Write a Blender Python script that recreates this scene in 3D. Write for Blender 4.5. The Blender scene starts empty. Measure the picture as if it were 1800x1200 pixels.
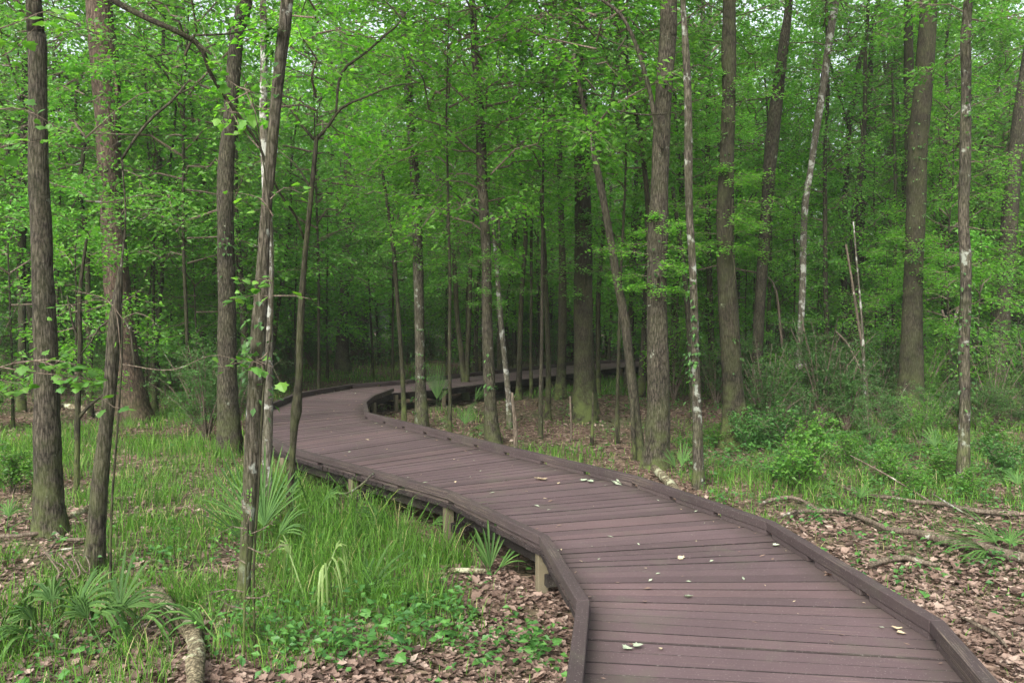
import bpy, math, random
import numpy as np
from mathutils import Vector, noise
R = math.radians
SC = bpy.context.scene
COL = SC.collection
rng = np.random.default_rng(7)
random.seed(7)

# ------------------------------------------------------------------ camera, sky, sun, exposure
F = 1500.0                       # focal length in pixels of an 1800 wide picture
PITCH = math.atan(40 / F)
CAM = Vector((0, 0, 2.02))
cd = bpy.data.cameras.new('camera'); cam = bpy.data.objects.new('camera', cd); COL.objects.link(cam)
cd.sensor_width = 36; cd.lens = 36 * F / 1800; cd.clip_end = 500; cd.clip_start = .05
cam.location = CAM; cam.rotation_euler = (R(90) - PITCH, 0, 0); SC.camera = cam
W = bpy.data.worlds.new('World'); SC.world = W; W.use_nodes = True
nt = W.node_tree; nt.nodes.clear()
sky = nt.nodes.new('ShaderNodeTexSky'); sky.sky_type = 'NISHITA'; sky.sun_disc = False
sky.sun_elevation = R(40); sky.sun_rotation = R(205); sky.air_density = 1.0; sky.dust_density = 5; sky.ozone_density = 1
hs = nt.nodes.new('ShaderNodeHueSaturation'); hs.inputs['Saturation'].default_value = .35
bg = nt.nodes.new('ShaderNodeBackground'); bg.inputs['Strength'].default_value = .15
wo = nt.nodes.new('ShaderNodeOutputWorld')
nt.links.new(sky.outputs[0], hs.inputs['Color']); nt.links.new(hs.outputs[0], bg.inputs[0]); nt.links.new(bg.outputs[0], wo.inputs[0])
sl = bpy.data.lights.new('sun', 'SUN'); sl.energy = 1.5; sl.angle = R(28); sl.color = (1, .97, .9)
so = bpy.data.objects.new('sun', sl); COL.objects.link(so)
so.rotation_euler = (R(50), 0, R(-25)); so.location = (-10, -20, 40)
SC.view_settings.view_transform = 'Standard'; SC.view_settings.look = 'None'
SC.view_settings.exposure = 1.56; SC.view_settings.gamma = 1; SC.view_settings.use_curve_mapping = False
cy = SC.cycles
cy.max_bounces = 10; cy.diffuse_bounces = 8; cy.glossy_bounces = 1; cy.transmission_bounces = 8; cy.transparent_max_bounces = 4
cy.caustics_reflective = False; cy.caustics_refractive = False; cy.volume_bounces = 0
cy.use_denoising = True; cy.use_adaptive_sampling = True; cy.adaptive_threshold = .02; cy.sample_clamp_indirect = 4

# ------------------------------------------------------------------ measuring helpers (photo pixel -> point in the place)
cp, sp_ = math.cos(PITCH), math.sin(PITCH)
def ray(px, py):
    a = (px - 900) / F; b = -(py - 600) / F
    return Vector((a, cp + b * sp_, -sp_ + b * cp))
def at_z(px, py, z=0.0):
    d = ray(px, py); k = (z - CAM.z) / d.z
    return CAM + d * k
def at_y(px, py, Y):
    d = ray(px, py); return CAM + d * (Y / d.y)

# ------------------------------------------------------------------ object helpers
def tag(o, label=None, cat=None, group=None, kind=None):
    if label: o['label'] = label
    if cat: o['category'] = cat
    if group: o['group'] = group
    if kind: o['kind'] = kind
    return o
def empty(name, loc, rz=0):
    o = bpy.data.objects.new(name, None); COL.objects.link(o)
    o.location = loc; o.rotation_euler = (0, 0, rz); o.empty_display_size = .2
    return o
def link(name, me, parent=None, loc=None):
    o = bpy.data.objects.new(name, me); COL.objects.link(o)
    if parent: o.parent = parent
    if loc is not None: o.location = loc
    return o
def mesh(name, V, Fc, mat, smooth=False, uv=None):
    """V (n,3); Fc: array (m,k) or list of such arrays"""
    if not isinstance(Fc, list): Fc = [Fc]
    Fc = [np.asarray(f, dtype=np.int32) for f in Fc if len(f)]
    me = bpy.data.meshes.new(name)
    V = np.asarray(V, dtype=np.float32)
    me.vertices.add(len(V)); me.vertices.foreach_set('co', V.ravel())
    loops = np.concatenate([f.ravel() for f in Fc])
    tot = np.concatenate([np.full(len(f), f.shape[1], dtype=np.int32) for f in Fc])
    st = np.concatenate([[0], np.cumsum(tot)[:-1]]).astype(np.int32)
    me.loops.add(len(loops)); me.loops.foreach_set('vertex_index', loops)
    me.polygons.add(len(tot)); me.polygons.foreach_set('loop_start', st); me.polygons.foreach_set('loop_total', tot)
    me.polygons.foreach_set('use_smooth', np.full(len(tot), bool(smooth)))
    if uv is not None:
        l = me.uv_layers.new(name='UVMap'); l.data.foreach_set('uv', np.asarray(uv, dtype=np.float32)[loops].ravel())
    me.update(calc_edges=True)
    me.materials.append(mat)
    return me
class MB:
    def __init__(s): s.V = []; s.n = 0; s.F = {}; s.U = []
    def add(s, V, Fc, U=None):
        V = np.asarray(V, dtype=np.float32); Fc = np.asarray(Fc, dtype=np.int32)
        s.F.setdefault(Fc.shape[1], []).append(Fc + s.n); s.V.append(V); s.n += len(V)
        s.U.append(np.zeros((len(V), 2)) if U is None else np.asarray(U))
    def add2(s, V, Fl, U=None):
        V = np.asarray(V, dtype=np.float32)
        for Fc in Fl:
            Fc = np.asarray(Fc, dtype=np.int32)
            if len(Fc): s.F.setdefault(Fc.shape[1], []).append(Fc + s.n)
        s.V.append(V); s.n += len(V)
        s.U.append(np.zeros((len(V), 2)) if U is None else np.asarray(U))
    def mesh(s, name, mat, smooth=False, uv=False):
        return mesh(name, np.concatenate(s.V), [np.concatenate(v) for v in s.F.values()], mat, smooth, np.concatenate(s.U) if uv else None)
    def build(s, name, mat, parent=None, smooth=False, uv=False):
        return link(name, s.mesh(name, mat, smooth, uv), parent)

def catmull(P, step):
    """P (n,k) smooth resample"""
    P = np.asarray(P, dtype=float)
    if len(P) == 2:
        n = max(2, int(np.linalg.norm(P[1, :3] - P[0, :3]) / step) + 1)
        return P[0] + (P[1] - P[0]) * np.linspace(0, 1, n)[:, None]
    Q = np.vstack([2 * P[0] - P[1], P, 2 * P[-1] - P[-2]])
    out = []
    for i in range(1, len(Q) - 2):
        n = max(1, int(np.linalg.norm(Q[i + 1, :3] - Q[i, :3]) / step))
        t = (np.arange(n) / n)[:, None]
        a, b, c, d = Q[i - 1], Q[i], Q[i + 1], Q[i + 2]
        out.append(.5 * (2 * b + (c - a) * t + (2 * a - 5 * b + 4 * c - d) * t**2 + (3 * b - a - 3 * c + d) * t**3))
    out.append(P[-1:])
    return np.vstack(out)
def tube(mb, P, sides=8, rough=0.0, rg=None, cap=True):
    """P (n,4) = x,y,z,radius"""
    P = np.asarray(P, dtype=float); n = len(P)
    T = np.gradient(P[:, :3], axis=0); T /= np.linalg.norm(T, axis=1)[:, None] + 1e-9
    ref = np.array([1., 0, 0]) if abs(T[0, 2]) > .5 else np.array([0, 0, 1.])
    A = np.cross(T, ref); A /= np.linalg.norm(A, axis=1)[:, None] + 1e-9
    B = np.cross(T, A)
    th = np.arange(sides) / sides * 2 * np.pi
    r = P[:, 3][:, None] * np.ones(sides)
    if np.any(rough):
        rg = rg or rng
        s = np.cumsum(np.r_[0, np.linalg.norm(np.diff(P[:, :3], axis=0), axis=1)])
        m = np.zeros((n, sides))
        for k in (2, 3, 4, 5):
            ph = rg.uniform(0, 6.28) + np.interp(s, np.linspace(0, s[-1] + .01, 6), rg.uniform(-1.2, 1.2, 6))
            m += np.sin(k * th[None, :] + ph[:, None]) * rg.uniform(.3, 1) / k * 1.4
        kn = np.interp(s, np.linspace(0, s[-1] + .01, max(4, int(s[-1] / .35))), rg.normal(0, 1, max(4, int(s[-1] / .35))))
        m += kn[:, None] * .5 + rg.normal(0, .25, (n, sides))
        r = r * (1 + np.reshape(rough, (-1, 1)) * m)
    V = P[:, None, :3] + r[:, :, None] * (np.cos(th)[None, :, None] * A[:, None] + np.sin(th)[None, :, None] * B[:, None])
    V = V.reshape(-1, 3)
    i = np.arange(n - 1)[:, None] * sides; j = np.arange(sides)[None, :]; j2 = (j + 1) % sides
    Q = np.stack([i + j, i + j2, i + sides + j2, i + sides + j], -1).reshape(-1, 4)
    if cap:
        V = np.vstack([V, P[0, :3], P[-1, :3] + T[-1] * P[-1, 3] * .5])
        c0 = n * sides; jj = np.arange(sides); j3 = (jj + 1) % sides
        t0 = np.stack([np.full(sides, c0), j3, jj], -1); t1 = np.stack([np.full(sides, c0 + 1), (n - 1) * sides + jj, (n - 1) * sides + j3], -1)
        mb.add2(V, [Q, np.vstack([t0, t1])])
    else: mb.add2(V, [Q])
def norm(a): return a / (np.linalg.norm(a, axis=-1, keepdims=True) + 1e-9)
def leaves(mb, P, D, N, L, Wd, fold=.25, bend=0.0):
    """simple pointed folded leaves: base P, direction D, normal N"""
    n = len(P); D = norm(D); S = norm(np.cross(D, N)); N = np.cross(S, D)
    L = np.broadcast_to(np.asarray(L, float), (n,))[:, None]; Wd = np.broadcast_to(np.asarray(Wd, float), (n,))[:, None]
    mid = P + D * L * .45
    V = np.stack([P, mid + S * Wd * .5 + N * fold * Wd, P + D * L - N * bend * L, mid - S * Wd * .5 + N * fold * Wd], 1).reshape(-1, 3)
    i = np.arange(n)[:, None] * 4
    Fq = np.concatenate([i + np.array([[0, 1, 2]]), i + np.array([[0, 2, 3]])])
    mb.add(V, Fq)
LOBE = np.array([(0, 0), (.12, .34), (.02, .5), (.25, .42), (.42, .62), (.52, .36), (.72, .28), (1, 0), (.72, -.28), (.52, -.36), (.42, -.62), (.25, -.42), (.02, -.5), (.12, -.34)])
def lobed(mb, P, D, N, L, curl=.12):
    n = len(P); D = norm(D); S = norm(np.cross(D, N)); N = np.cross(S, D)
    L = np.broadcast_to(np.asarray(L, float), (n,))[:, None]
    m = len(LOBE)
    V = [P + D * L * .4 + N * L * curl * .6]
    for a, b in LOBE:
        V.append(P + D * L * a + S * L * b + N * L * (-curl * (abs(b) * 1.2 + max(0, a - .5))))
    V = np.stack(V, 1).reshape(-1, 3)
    i = np.arange(n)[:, None] * (m + 1)
    f = np.array([[0, k + 1, (k + 1) % m + 1] for k in range(m)])
    mb.add(V, (i[:, :, None] * 1 + f[None]).reshape(-1, 3) if False else np.concatenate([i + f[k][None] for k in range(m)]))

# ------------------------------------------------------------------ materials
def mat(name):
    m = bpy.data.materials.new(name); m.use_nodes = True; t = m.node_tree; t.nodes.clear()
    return m, t
def nd(t, ty, **kw):
    n = t.nodes.new(ty)
    for k, v in kw.items():
        if k.startswith('i_'): n.inputs[k[2:].replace('_', ' ')].default_value = v
        else: setattr(n, k, v)
    return n
def ramp(t, src, stops):
    r = t.nodes.new('ShaderNodeValToRGB'); e = r.color_ramp.elements
    while len(e) > 1: e.remove(e[0])
    e[0].position = stops[0][0]; e[0].color = (*stops[0][1], 1)
    for p, c in stops[1:]:
        x = e.new(p); x.color = (*c, 1)
    t.links.new(src, r.inputs[0]); return r.outputs[0]
def mixc(t, fac, a, b, mode='MIX'):
    m = t.nodes.new('ShaderNodeMix'); m.data_type = 'RGBA'; m.blend_type = mode
    for i, v in ((0, fac), (6, a), (7, b)):
        if isinstance(v, (int, float)): m.inputs[i].default_value = v
        elif isinstance(v, tuple): m.inputs[i].default_value = (*v, 1)
        else: t.links.new(v, m.inputs[i])
    return m.outputs[2]
def math_(t, op, a, b=0.0, clamp=False):
    m = t.nodes.new('ShaderNodeMath'); m.operation = op; m.use_clamp = clamp
    for i, v in ((0, a), (1, b)):
        if isinstance(v, (int, float)): m.inputs[i].default_value = v
        else: t.links.new(v, m.inputs[i])
    return m.outputs[0]
def obj_coord(t, scale=(1, 1, 1), use='Object'):
    c = t.nodes.new('ShaderNodeTexCoord'); mp = t.nodes.new('ShaderNodeMapping'); mp.inputs['Scale'].default_value = scale
    t.links.new(c.outputs[use], mp.inputs[0]); return mp.outputs[0]
def noise_(t, vec, scale, detail=4, rough=.6):
    n = nd(t, 'ShaderNodeTexNoise', i_Scale=scale, i_Detail=detail, i_Roughness=rough)
    if vec is not None: t.links.new(vec, n.inputs['Vector'])
    return n.outputs['Fac']
def finish(t, surf):
    o = t.nodes.new('ShaderNodeOutputMaterial'); t.links.new(surf, o.inputs['Surface'])

def leaf_mat(name, stops, trans=.45, tint=(1.42, 1.7, .62), rough=.45, spec=.35):
    m, t = mat(name)
    g = t.nodes.new('ShaderNodeNewGeometry'); oi = t.nodes.new('ShaderNodeObjectInfo')
    c = ramp(t, g.outputs['Random Per Island'], stops)
    v = math_(t, 'MULTIPLY_ADD', oi.outputs['Random'], .35); t.nodes[-1].inputs[2].default_value = .82
    c = mixc(t, 1.0, c, (1, 1, 1), 'MULTIPLY')
    hsv = t.nodes.new('ShaderNodeHueSaturation'); t.links.new(c, hsv.inputs['Color']); t.links.new(v, hsv.inputs['Value'])
    p = nd(t, 'ShaderNodeBsdfPrincipled', i_Roughness=rough)
    p.inputs['Specular IOR Level'].default_value = spec
    t.links.new(hsv.outputs[0], p.inputs['Base Color'])
    tr = t.nodes.new('ShaderNodeBsdfTranslucent')
    tc = mixc(t, 1.0, hsv.outputs[0], tint, 'MULTIPLY')
    t.links.new(tc, tr.inputs['Color'])
    mx = t.nodes.new('ShaderNodeMixShader'); mx.inputs[0].default_value = trans
    t.links.new(p.outputs[0], mx.inputs[1]); t.links.new(tr.outputs[0], mx.inputs[2])
    finish(t, mx.outputs[0]); return m
def G(a, b, c): return [(0, a), (.5, b), (1, c)]
M_LEAF = leaf_mat('leaf_green', G((.070, .19, .030), (.112, .275, .038), (.175, .36, .05)), .62)
M_LEAF2 = leaf_mat('leaf_deep_green', G((.055, .15, .030), (.09, .215, .038), (.14, .28, .045)), .5)
M_LEAF3 = leaf_mat('leaf_light_green', G((.065, .190, .034), (.105, .27, .045), (.155, .34, .055)), .5)
M_FAR = leaf_mat('leaf_far', G((.078, .20, .038), (.122, .29, .05), (.19, .37, .075)), .55)
M_SHRUB = leaf_mat('leaf_shrub', G((.032, .085, .024), (.05, .125, .03), (.075, .175, .04)), .35)
M_HERB = leaf_mat('leaf_herb', G((.036, .11, .028), (.06, .165, .036), (.09, .22, .045)), .35, rough=.5)
M_GRASS = leaf_mat('grass_blades', [(0, (.04, .095, .018)), (.35, (.07, .15, .025)), (.75, (.10, .225, .032)), (.94, (.15, .28, .05)), (.96, (.28, .26, .12)), (1, (.34, .30, .16))], .4, rough=.6, spec=.2)
M_PALM = leaf_mat('palmetto_leaf', G((.034, .085, .02), (.052, .115, .026), (.075, .15, .034)), .25, (1.1, 1.2, .6), .6, .18)
M_PALMY = leaf_mat('palmetto_yellow', G((.13, .20, .06), (.17, .25, .08), (.20, .28, .09)), .3, (1.1, 1.2, .6), .45, .4)
M_LITTER = leaf_mat('litter_leaf', [(0, (.055, .037, .03)), (.3, (.12, .080, .062)), (.6, (.18, .124, .098)), (.88, (.25, .18, .145)), (1, (.34, .27, .22))], .1, (1, .9, .7), .7, .15)
M_DRYL = leaf_mat('dry_leaf', [(0, (.36, .27, .17)), (.5, (.44, .36, .24)), (1, (.5, .43, .3))], .1, (1, .9, .7), .7, .2)
M_GREENL = leaf_mat('pale_green_leaf', [(0, (.26, .32, .22)), (1, (.38, .43, .32))], .1, (1, 1, .7), .6, .2)

def bark(name, dark, light, lichen=None, lich_amt=.0, moss=.35, zs=5.0, xs=26, bump=.8, patch=2.2):
    m, t = mat(name)
    co = t.nodes.new('ShaderNodeTexCoord').outputs['Object']
    oi = t.nodes.new('ShaderNodeObjectInfo')
    ad = t.nodes.new('ShaderNodeVectorMath'); ad.operation = 'ADD'
    sc = t.nodes.new('ShaderNodeVectorMath'); sc.operation = 'SCALE'; sc.inputs[0].default_value = (7, 5, 3)
    t.links.new(oi.outputs['Random'], sc.inputs['Scale']); t.links.new(co, ad.inputs[0]); t.links.new(sc.outputs[0], ad.inputs[1])
    mp = t.nodes.new('ShaderNodeMapping'); mp.inputs['Scale'].default_value = (xs, xs, zs); t.links.new(ad.outputs[0], mp.inputs[0])
    n1 = noise_(t, mp.outputs[0], 2.2, 6, .72)
    vo = nd(t, 'ShaderNodeTexVoronoi', feature='DISTANCE_TO_EDGE', i_Scale=1.6); t.links.new(mp.outputs[0], vo.inputs['Vector'])
    v2 = math_(t, 'MULTIPLY', vo.outputs['Distance'], 2.2, True)
    n0 = noise_(t, ad.outputs[0], 45, 4, .75)
    h = math_(t, 'ADD', math_(t, 'ADD', math_(t, 'MULTIPLY', n1, .62), math_(t, 'MULTIPLY', v2, .2)), math_(t, 'MULTIPLY', n0, .25))
    c = ramp(t, h, [(.42, dark), (.53, tuple((a + b) / 2 for a, b in zip(dark, light))), (.66, light)])
    big = noise_(t, ad.outputs[0], patch, 4, .6)
    c = mixc(t, math_(t, 'MULTIPLY', big, .8, True), c, tuple(x * .62 for x in dark), 'MIX') if False else mixc(t, .55, c, ramp(t, big, [(.32, (.4, .42, .36)), (.5, (.9, .88, .82)), (.68, (1.35, 1.28, 1.2))]), 'MULTIPLY')
    if lichen:
        ln = noise_(t, ad.outputs[0], 7, 5, .62)
        lm = ramp(t, ln, [(.62 - lich_amt, (0, 0, 0)), (.68 - lich_amt, (1, 1, 1))])
        c = mixc(t, math_(t, 'MULTIPLY', lm, .85), c, lichen)
    if moss:
        sx = t.nodes.new('ShaderNodeSeparateXYZ'); t.links.new(co, sx.inputs[0])
        mz = ramp(t, math_(t, 'MULTIPLY', sx.outputs[2], .9), [(0, (1, 1, 1)), (.55, (.35, .35, .35)), (1, (.12, .12, .12))])
        mn = ramp(t, noise_(t, ad.outputs[0], 4.5, 5, .65), [(.40, (0, 0, 0)), (.60, (1, 1, 1))])
        mm = math_(t, 'MULTIPLY', math_(t, 'MULTIPLY', mz, mn), moss * 2.3, True)
        c = mixc(t, mm, c, (.075, .095, .03))
    p = nd(t, 'ShaderNodeBsdfPrincipled', i_Roughness=.9); p.inputs['Specular IOR Level'].default_value = .15
    t.links.new(c, p.inputs['Base Color'])
    b = nd(t, 'ShaderNodeBump', i_Strength=bump, i_Distance=.03); t.links.new(h, b.inputs['Height']); t.links.new(b.outputs[0], p.inputs['Normal'])
    finish(t, p.outputs[0]); return m
B_GREY = bark('bark_grey_brown', (.014, .012, .0085), (.098, .086, .067), (.25, .27, .22), -.04, .4)
B_DARK = bark('bark_dark', (.014, .0125, .0085), (.058, .052, .037), (.2, .23, .16), -.06, .7)
B_PINE = bark('bark_pine', (.035, .025, .019), (.14, .10, .08), None, 0, .2, zs=4, xs=13, bump=1)
B_LICH = bark('bark_lichen', (.021, .018, .013), (.115, .102, .082), (.24, .26, .22), .035, .5)
B_PALE = bark('bark_pale', (.055, .048, .038), (.18, .165, .135), (.35, .36, .32), .09, .35, patch=1.2)
B_TWIG = bark('bark_twig', (.07, .055, .042), (.20, .165, .13), (.33, .34, .30), -.02, 0, bump=.2)
B_LOG = bark('bark_log', (.06, .05, .032), (.30, .26, .175), (.42, .43, .29), .09, 0, zs=22, xs=22, bump=1)
B_DEAD = bark('dead_wood', (.06, .047, .035), (.20, .165, .13), (.42, .42, .36), 0, 0, bump=.3)

def deck_mat(name, base, worn, worn_amt, uv=True, var=.3):
    m, t = mat(name)
    g = t.nodes.new('ShaderNodeNewGeometry')
    co = obj_coord(t, (2.0, 90, 1), 'UV') if uv else obj_coord(t, (1, 1, 1), 'Object')
    oc = obj_coord(t, (1, 1, 1), 'Object')
    ri = g.outputs['Random Per Island']
    if uv:
        cx = t.nodes.new('ShaderNodeVectorMath'); cx.operation = 'ADD'
        sc = t.nodes.new('ShaderNodeVectorMath'); sc.operation = 'SCALE'; sc.inputs[0].default_value = (31, 57, 11)
        t.links.new(ri, sc.inputs['Scale']); t.links.new(co, cx.inputs[0]); t.links.new(sc.outputs[0], cx.inputs[1]); vec = cx.outputs[0]
    else: vec = co
    gr = noise_(t, vec, 2.0 if uv else 9, 6, .7)
    c = ramp(t, ri, [(0, tuple(x * (1 - var) for x in base)), (.45, base), (.8, tuple(x * (1 + var * .6) for x in base)), (1, (base[0] * (1 + var), base[1] * (1 + var * .8), base[2] * (1 + var * .6)))])
    c = mixc(t, .28, c, ramp(t, gr, [(.3, (.55, .55, .55)), (.6, (1.1, 1.08, 1.08)), (.8, (1.5, 1.4, 1.35))]), 'MULTIPLY')
    big = noise_(t, oc, 1.1, 5, .6)
    c = mixc(t, .5, c, ramp(t, big, [(.3, (.6, .62, .6)), (.7, (1.25, 1.2, 1.2))]), 'MULTIPLY')
    grit = noise_(t, oc, 90, 3, .7)
    c = mixc(t, ramp(t, grit, [(.60, (0, 0, 0)), (.72, (.5, .5, .5))]), c, (.30, .26, .25))
    w = noise_(t, vec, .8, 5, .75)
    wm = ramp(t, w, [(.62 - worn_amt, (0, 0, 0)), (.70 - worn_amt, (1, 1, 1))])
    wm = math_(t, 'MULTIPLY', wm, ramp(t, noise_(t, oc, .9, 2, .5), [(.52, (0, 0, 0)), (.6, (1, 1, 1))]))
    c = mixc(t, math_(t, 'MULTIPLY', wm, .6), c, worn)
    if uv and name == 'deck_stain':
        uvn = t.nodes.new('ShaderNodeTexCoord'); su = t.nodes.new('ShaderNodeSeparateXYZ'); t.links.new(uvn.outputs['UV'], su.inputs[0])
        ed = math_(t, 'ABSOLUTE', math_(t, 'SUBTRACT', su.outputs[0], .85))
        em = ramp(t, math_(t, 'ADD', ed, math_(t, 'MULTIPLY', noise_(t, oc, 5, 4, .7), .25)), [(.72, (0, 0, 0)), (.98, (.7, .7, .7))])
        c = mixc(t, em, c, (.036, .032, .025))
    # green algae film in patches
    al = ramp(t, noise_(t, oc, 2.3, 5, .65), [(.55, (0, 0, 0)), (.75, (.45, .45, .45))])
    c = mixc(t, al, c, (.085, .085, .06))
    p = nd(t, 'ShaderNodeBsdfPrincipled'); p.inputs['Specular IOR Level'].default_value = .15
    rr = ramp(t, gr, [(.2, (.82, .82, .82)), (.8, (.7, .7, .7))]); t.links.new(rr, p.inputs['Roughness'])
    t.links.new(c, p.inputs['Base Color'])
    b = nd(t, 'ShaderNodeBump', i_Strength=.1, i_Distance=.003); t.links.new(gr, b.inputs['Height']); t.links.new(b.outputs[0], p.inputs['Normal'])
    finish(t, p.outputs[0]); return m
M_DECK = deck_mat('deck_stain', (.086, .060, .064), (.26, .20, .15), .02, var=.2)
M_EDGE = deck_mat('board_edge_grime_and_gap_shade', (.022, .017, .017), (.05, .04, .03), -.05)  # plank sides and chamfers: grime, plus the shade of the gaps painted in
M_KERB = deck_mat('kerb_timber', (.055, .042, .042), (.19, .155, .115), .09, uv=True, var=.28)
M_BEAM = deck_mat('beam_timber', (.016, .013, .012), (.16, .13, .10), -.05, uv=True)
M_POST = deck_mat('post_timber', (.10, .088, .058), (.17, .145, .10), 0, uv=False)

def ground_mat():
    m, t = mat('forest_floor')
    co = obj_coord(t)
    vo = nd(t, 'ShaderNodeTexVoronoi', i_Scale=13.0); vo.inputs['Randomness'].default_value = 1
    ws = t.nodes.new('ShaderNodeVectorMath'); ws.operation = 'ADD'
    nn = nd(t, 'ShaderNodeTexNoise', i_Scale=6.0, i_Detail=3.0); t.links.new(co, nn.inputs['Vector'])
    sc = t.nodes.new('ShaderNodeVectorMath'); sc.operation = 'SCALE'; sc.inputs['Scale'].default_value = .25
    t.links.new(nn.outputs['Color'], sc.inputs[0]); t.links.new(co, ws.inputs[0]); t.links.new(sc.outputs[0], ws.inputs[1]); t.links.new(ws.outputs[0], vo.inputs['Vector'])
    sx = t.nodes.new('ShaderNodeSeparateColor'); t.links.new(vo.outputs['Color'], sx.inputs[0])
    c = ramp(t, sx.outputs[0], [(0, (.05, .034, .025)), (.35, (.10, .065, .047)), (.7, (.155, .103, .076)), (1, (.23, .165, .125))])
    c = mixc(t, .7, c, ramp(t, noise_(t, co, 30, 5, .7), [(.3, (.45, .45, .45)), (.65, (1.15, 1.15, 1.15))]), 'MULTIPLY')
    mo = ramp(t, noise_(t, co, .35, 5, .6), [(.48, (0, 0, 0)), (.62, (.65, .65, .65))])
    c = mixc(t, mo, c, (.06, .085, .032))
    p = nd(t, 'ShaderNodeBsdfPrincipled', i_Roughness=.95); p.inputs['Specular IOR Level'].default_value = .1
    t.links.new(c, p.inputs['Base Color'])
    b = nd(t, 'ShaderNodeBump', i_Strength=.8, i_Distance=.04); t.links.new(vo.outputs['Distance'], b.inputs['Height']); t.links.new(b.outputs[0], p.inputs['Normal'])
    finish(t, p.outputs[0]); return m
M_GROUND = ground_mat()

# ------------------------------------------------------------------ walk layout
DZ = .42
WL = [(-.75, -2.2), (0.0, 1.5), (.36, 4.5), (.20, 5.85), (-.55, 7.35), (-1.6, 8.65), (-2.65, 9.95), (-3.7, 11.9), (-4.25, 14.4), (-4.35, 17.2), (-3.7, 19.5), (-2.6, 20.9), (-.8, 24.3), (2.15, 29.5), (4.6, 31.8), (9.0, 36.2), (12.6, 43.5), (15.3, 51.5), (26, 60)]
WR = [(1.0, -2.2), (1.62, 1.5), (2.13, 4.2), (1.93, 6.27), (1.19, 8.1), (-.05, 10.0), (-1.18, 11.8), (-2.3, 13.6), (-2.63, 15.3), (-2.7, 16.6), (-2.55, 18.3), (-1.65, 19.3), (.75, 23.2), (3.5, 27.8), (5.7, 30.0), (10.2, 34.8), (14.2, 42.8), (16.9, 50.5), (27, 58.4)]
WLa, WRa = np.array(WL), np.array(WR)
def in_walk(x, y, m=0.0):
    x = np.asarray(x, float); y = np.asarray(y, float); res = np.zeros(x.shape, bool)
    for i in range(len(WL) - 1):
        a, b, c, d = WLa[i], WLa[i + 1], WRa[i + 1], WRa[i]
        u = norm((a - d)[None])[0] * m; v = norm((b - c)[None])[0] * m
        q = [a + u, d - u, c - v, b + v]; ins = np.ones(x.shape, bool)
        for k in range(4):
            p0, p1 = q[k], q[(k + 1) % 4]
            ins &= ((p1[0] - p0[0]) * (y - p0[1]) - (p1[1] - p0[1]) * (x - p0[0])) >= -1e-6
        res |= ins
    return res
def gh(x, y):
    x = np.asarray(x, float); y = np.asarray(y, float)
    return .035 * np.sin(x * .9 + .3 * y) + .03 * np.sin(y * 1.3 - .7 * x + 1) + .02 * np.sin(x * 2.9 + y * 2.3) + .012 * np.sin(x * 6.1 - y * 5.2)

# ground: a fine patch inside one sheet
def ground():
    xs = np.unique(np.r_[np.linspace(-125, -16, 24), np.linspace(-16, 16, 161), np.linspace(16, 125, 24)])
    ys = np.unique(np.r_[np.linspace(-28, -2, 12), np.linspace(-2, 26, 141), np.linspace(26, 90, 60), np.linspace(90, 125, 8)])
    X, Y = np.meshgrid(xs, ys); Z = gh(X, Y)
    V = np.stack([X, Y, Z], -1).reshape(-1, 3); nx = len(xs)
    i = np.arange(len(ys) - 1)[:, None] * nx; j = np.arange(nx - 1)[None]
    Q = np.stack([i + j, i + j + 1, i + nx + j + 1, i + nx + j], -1).reshape(-1, 4)
    tag(link('ground', mesh('ground', V, Q, M_GROUND, True)), kind='structure')
ground()

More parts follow.
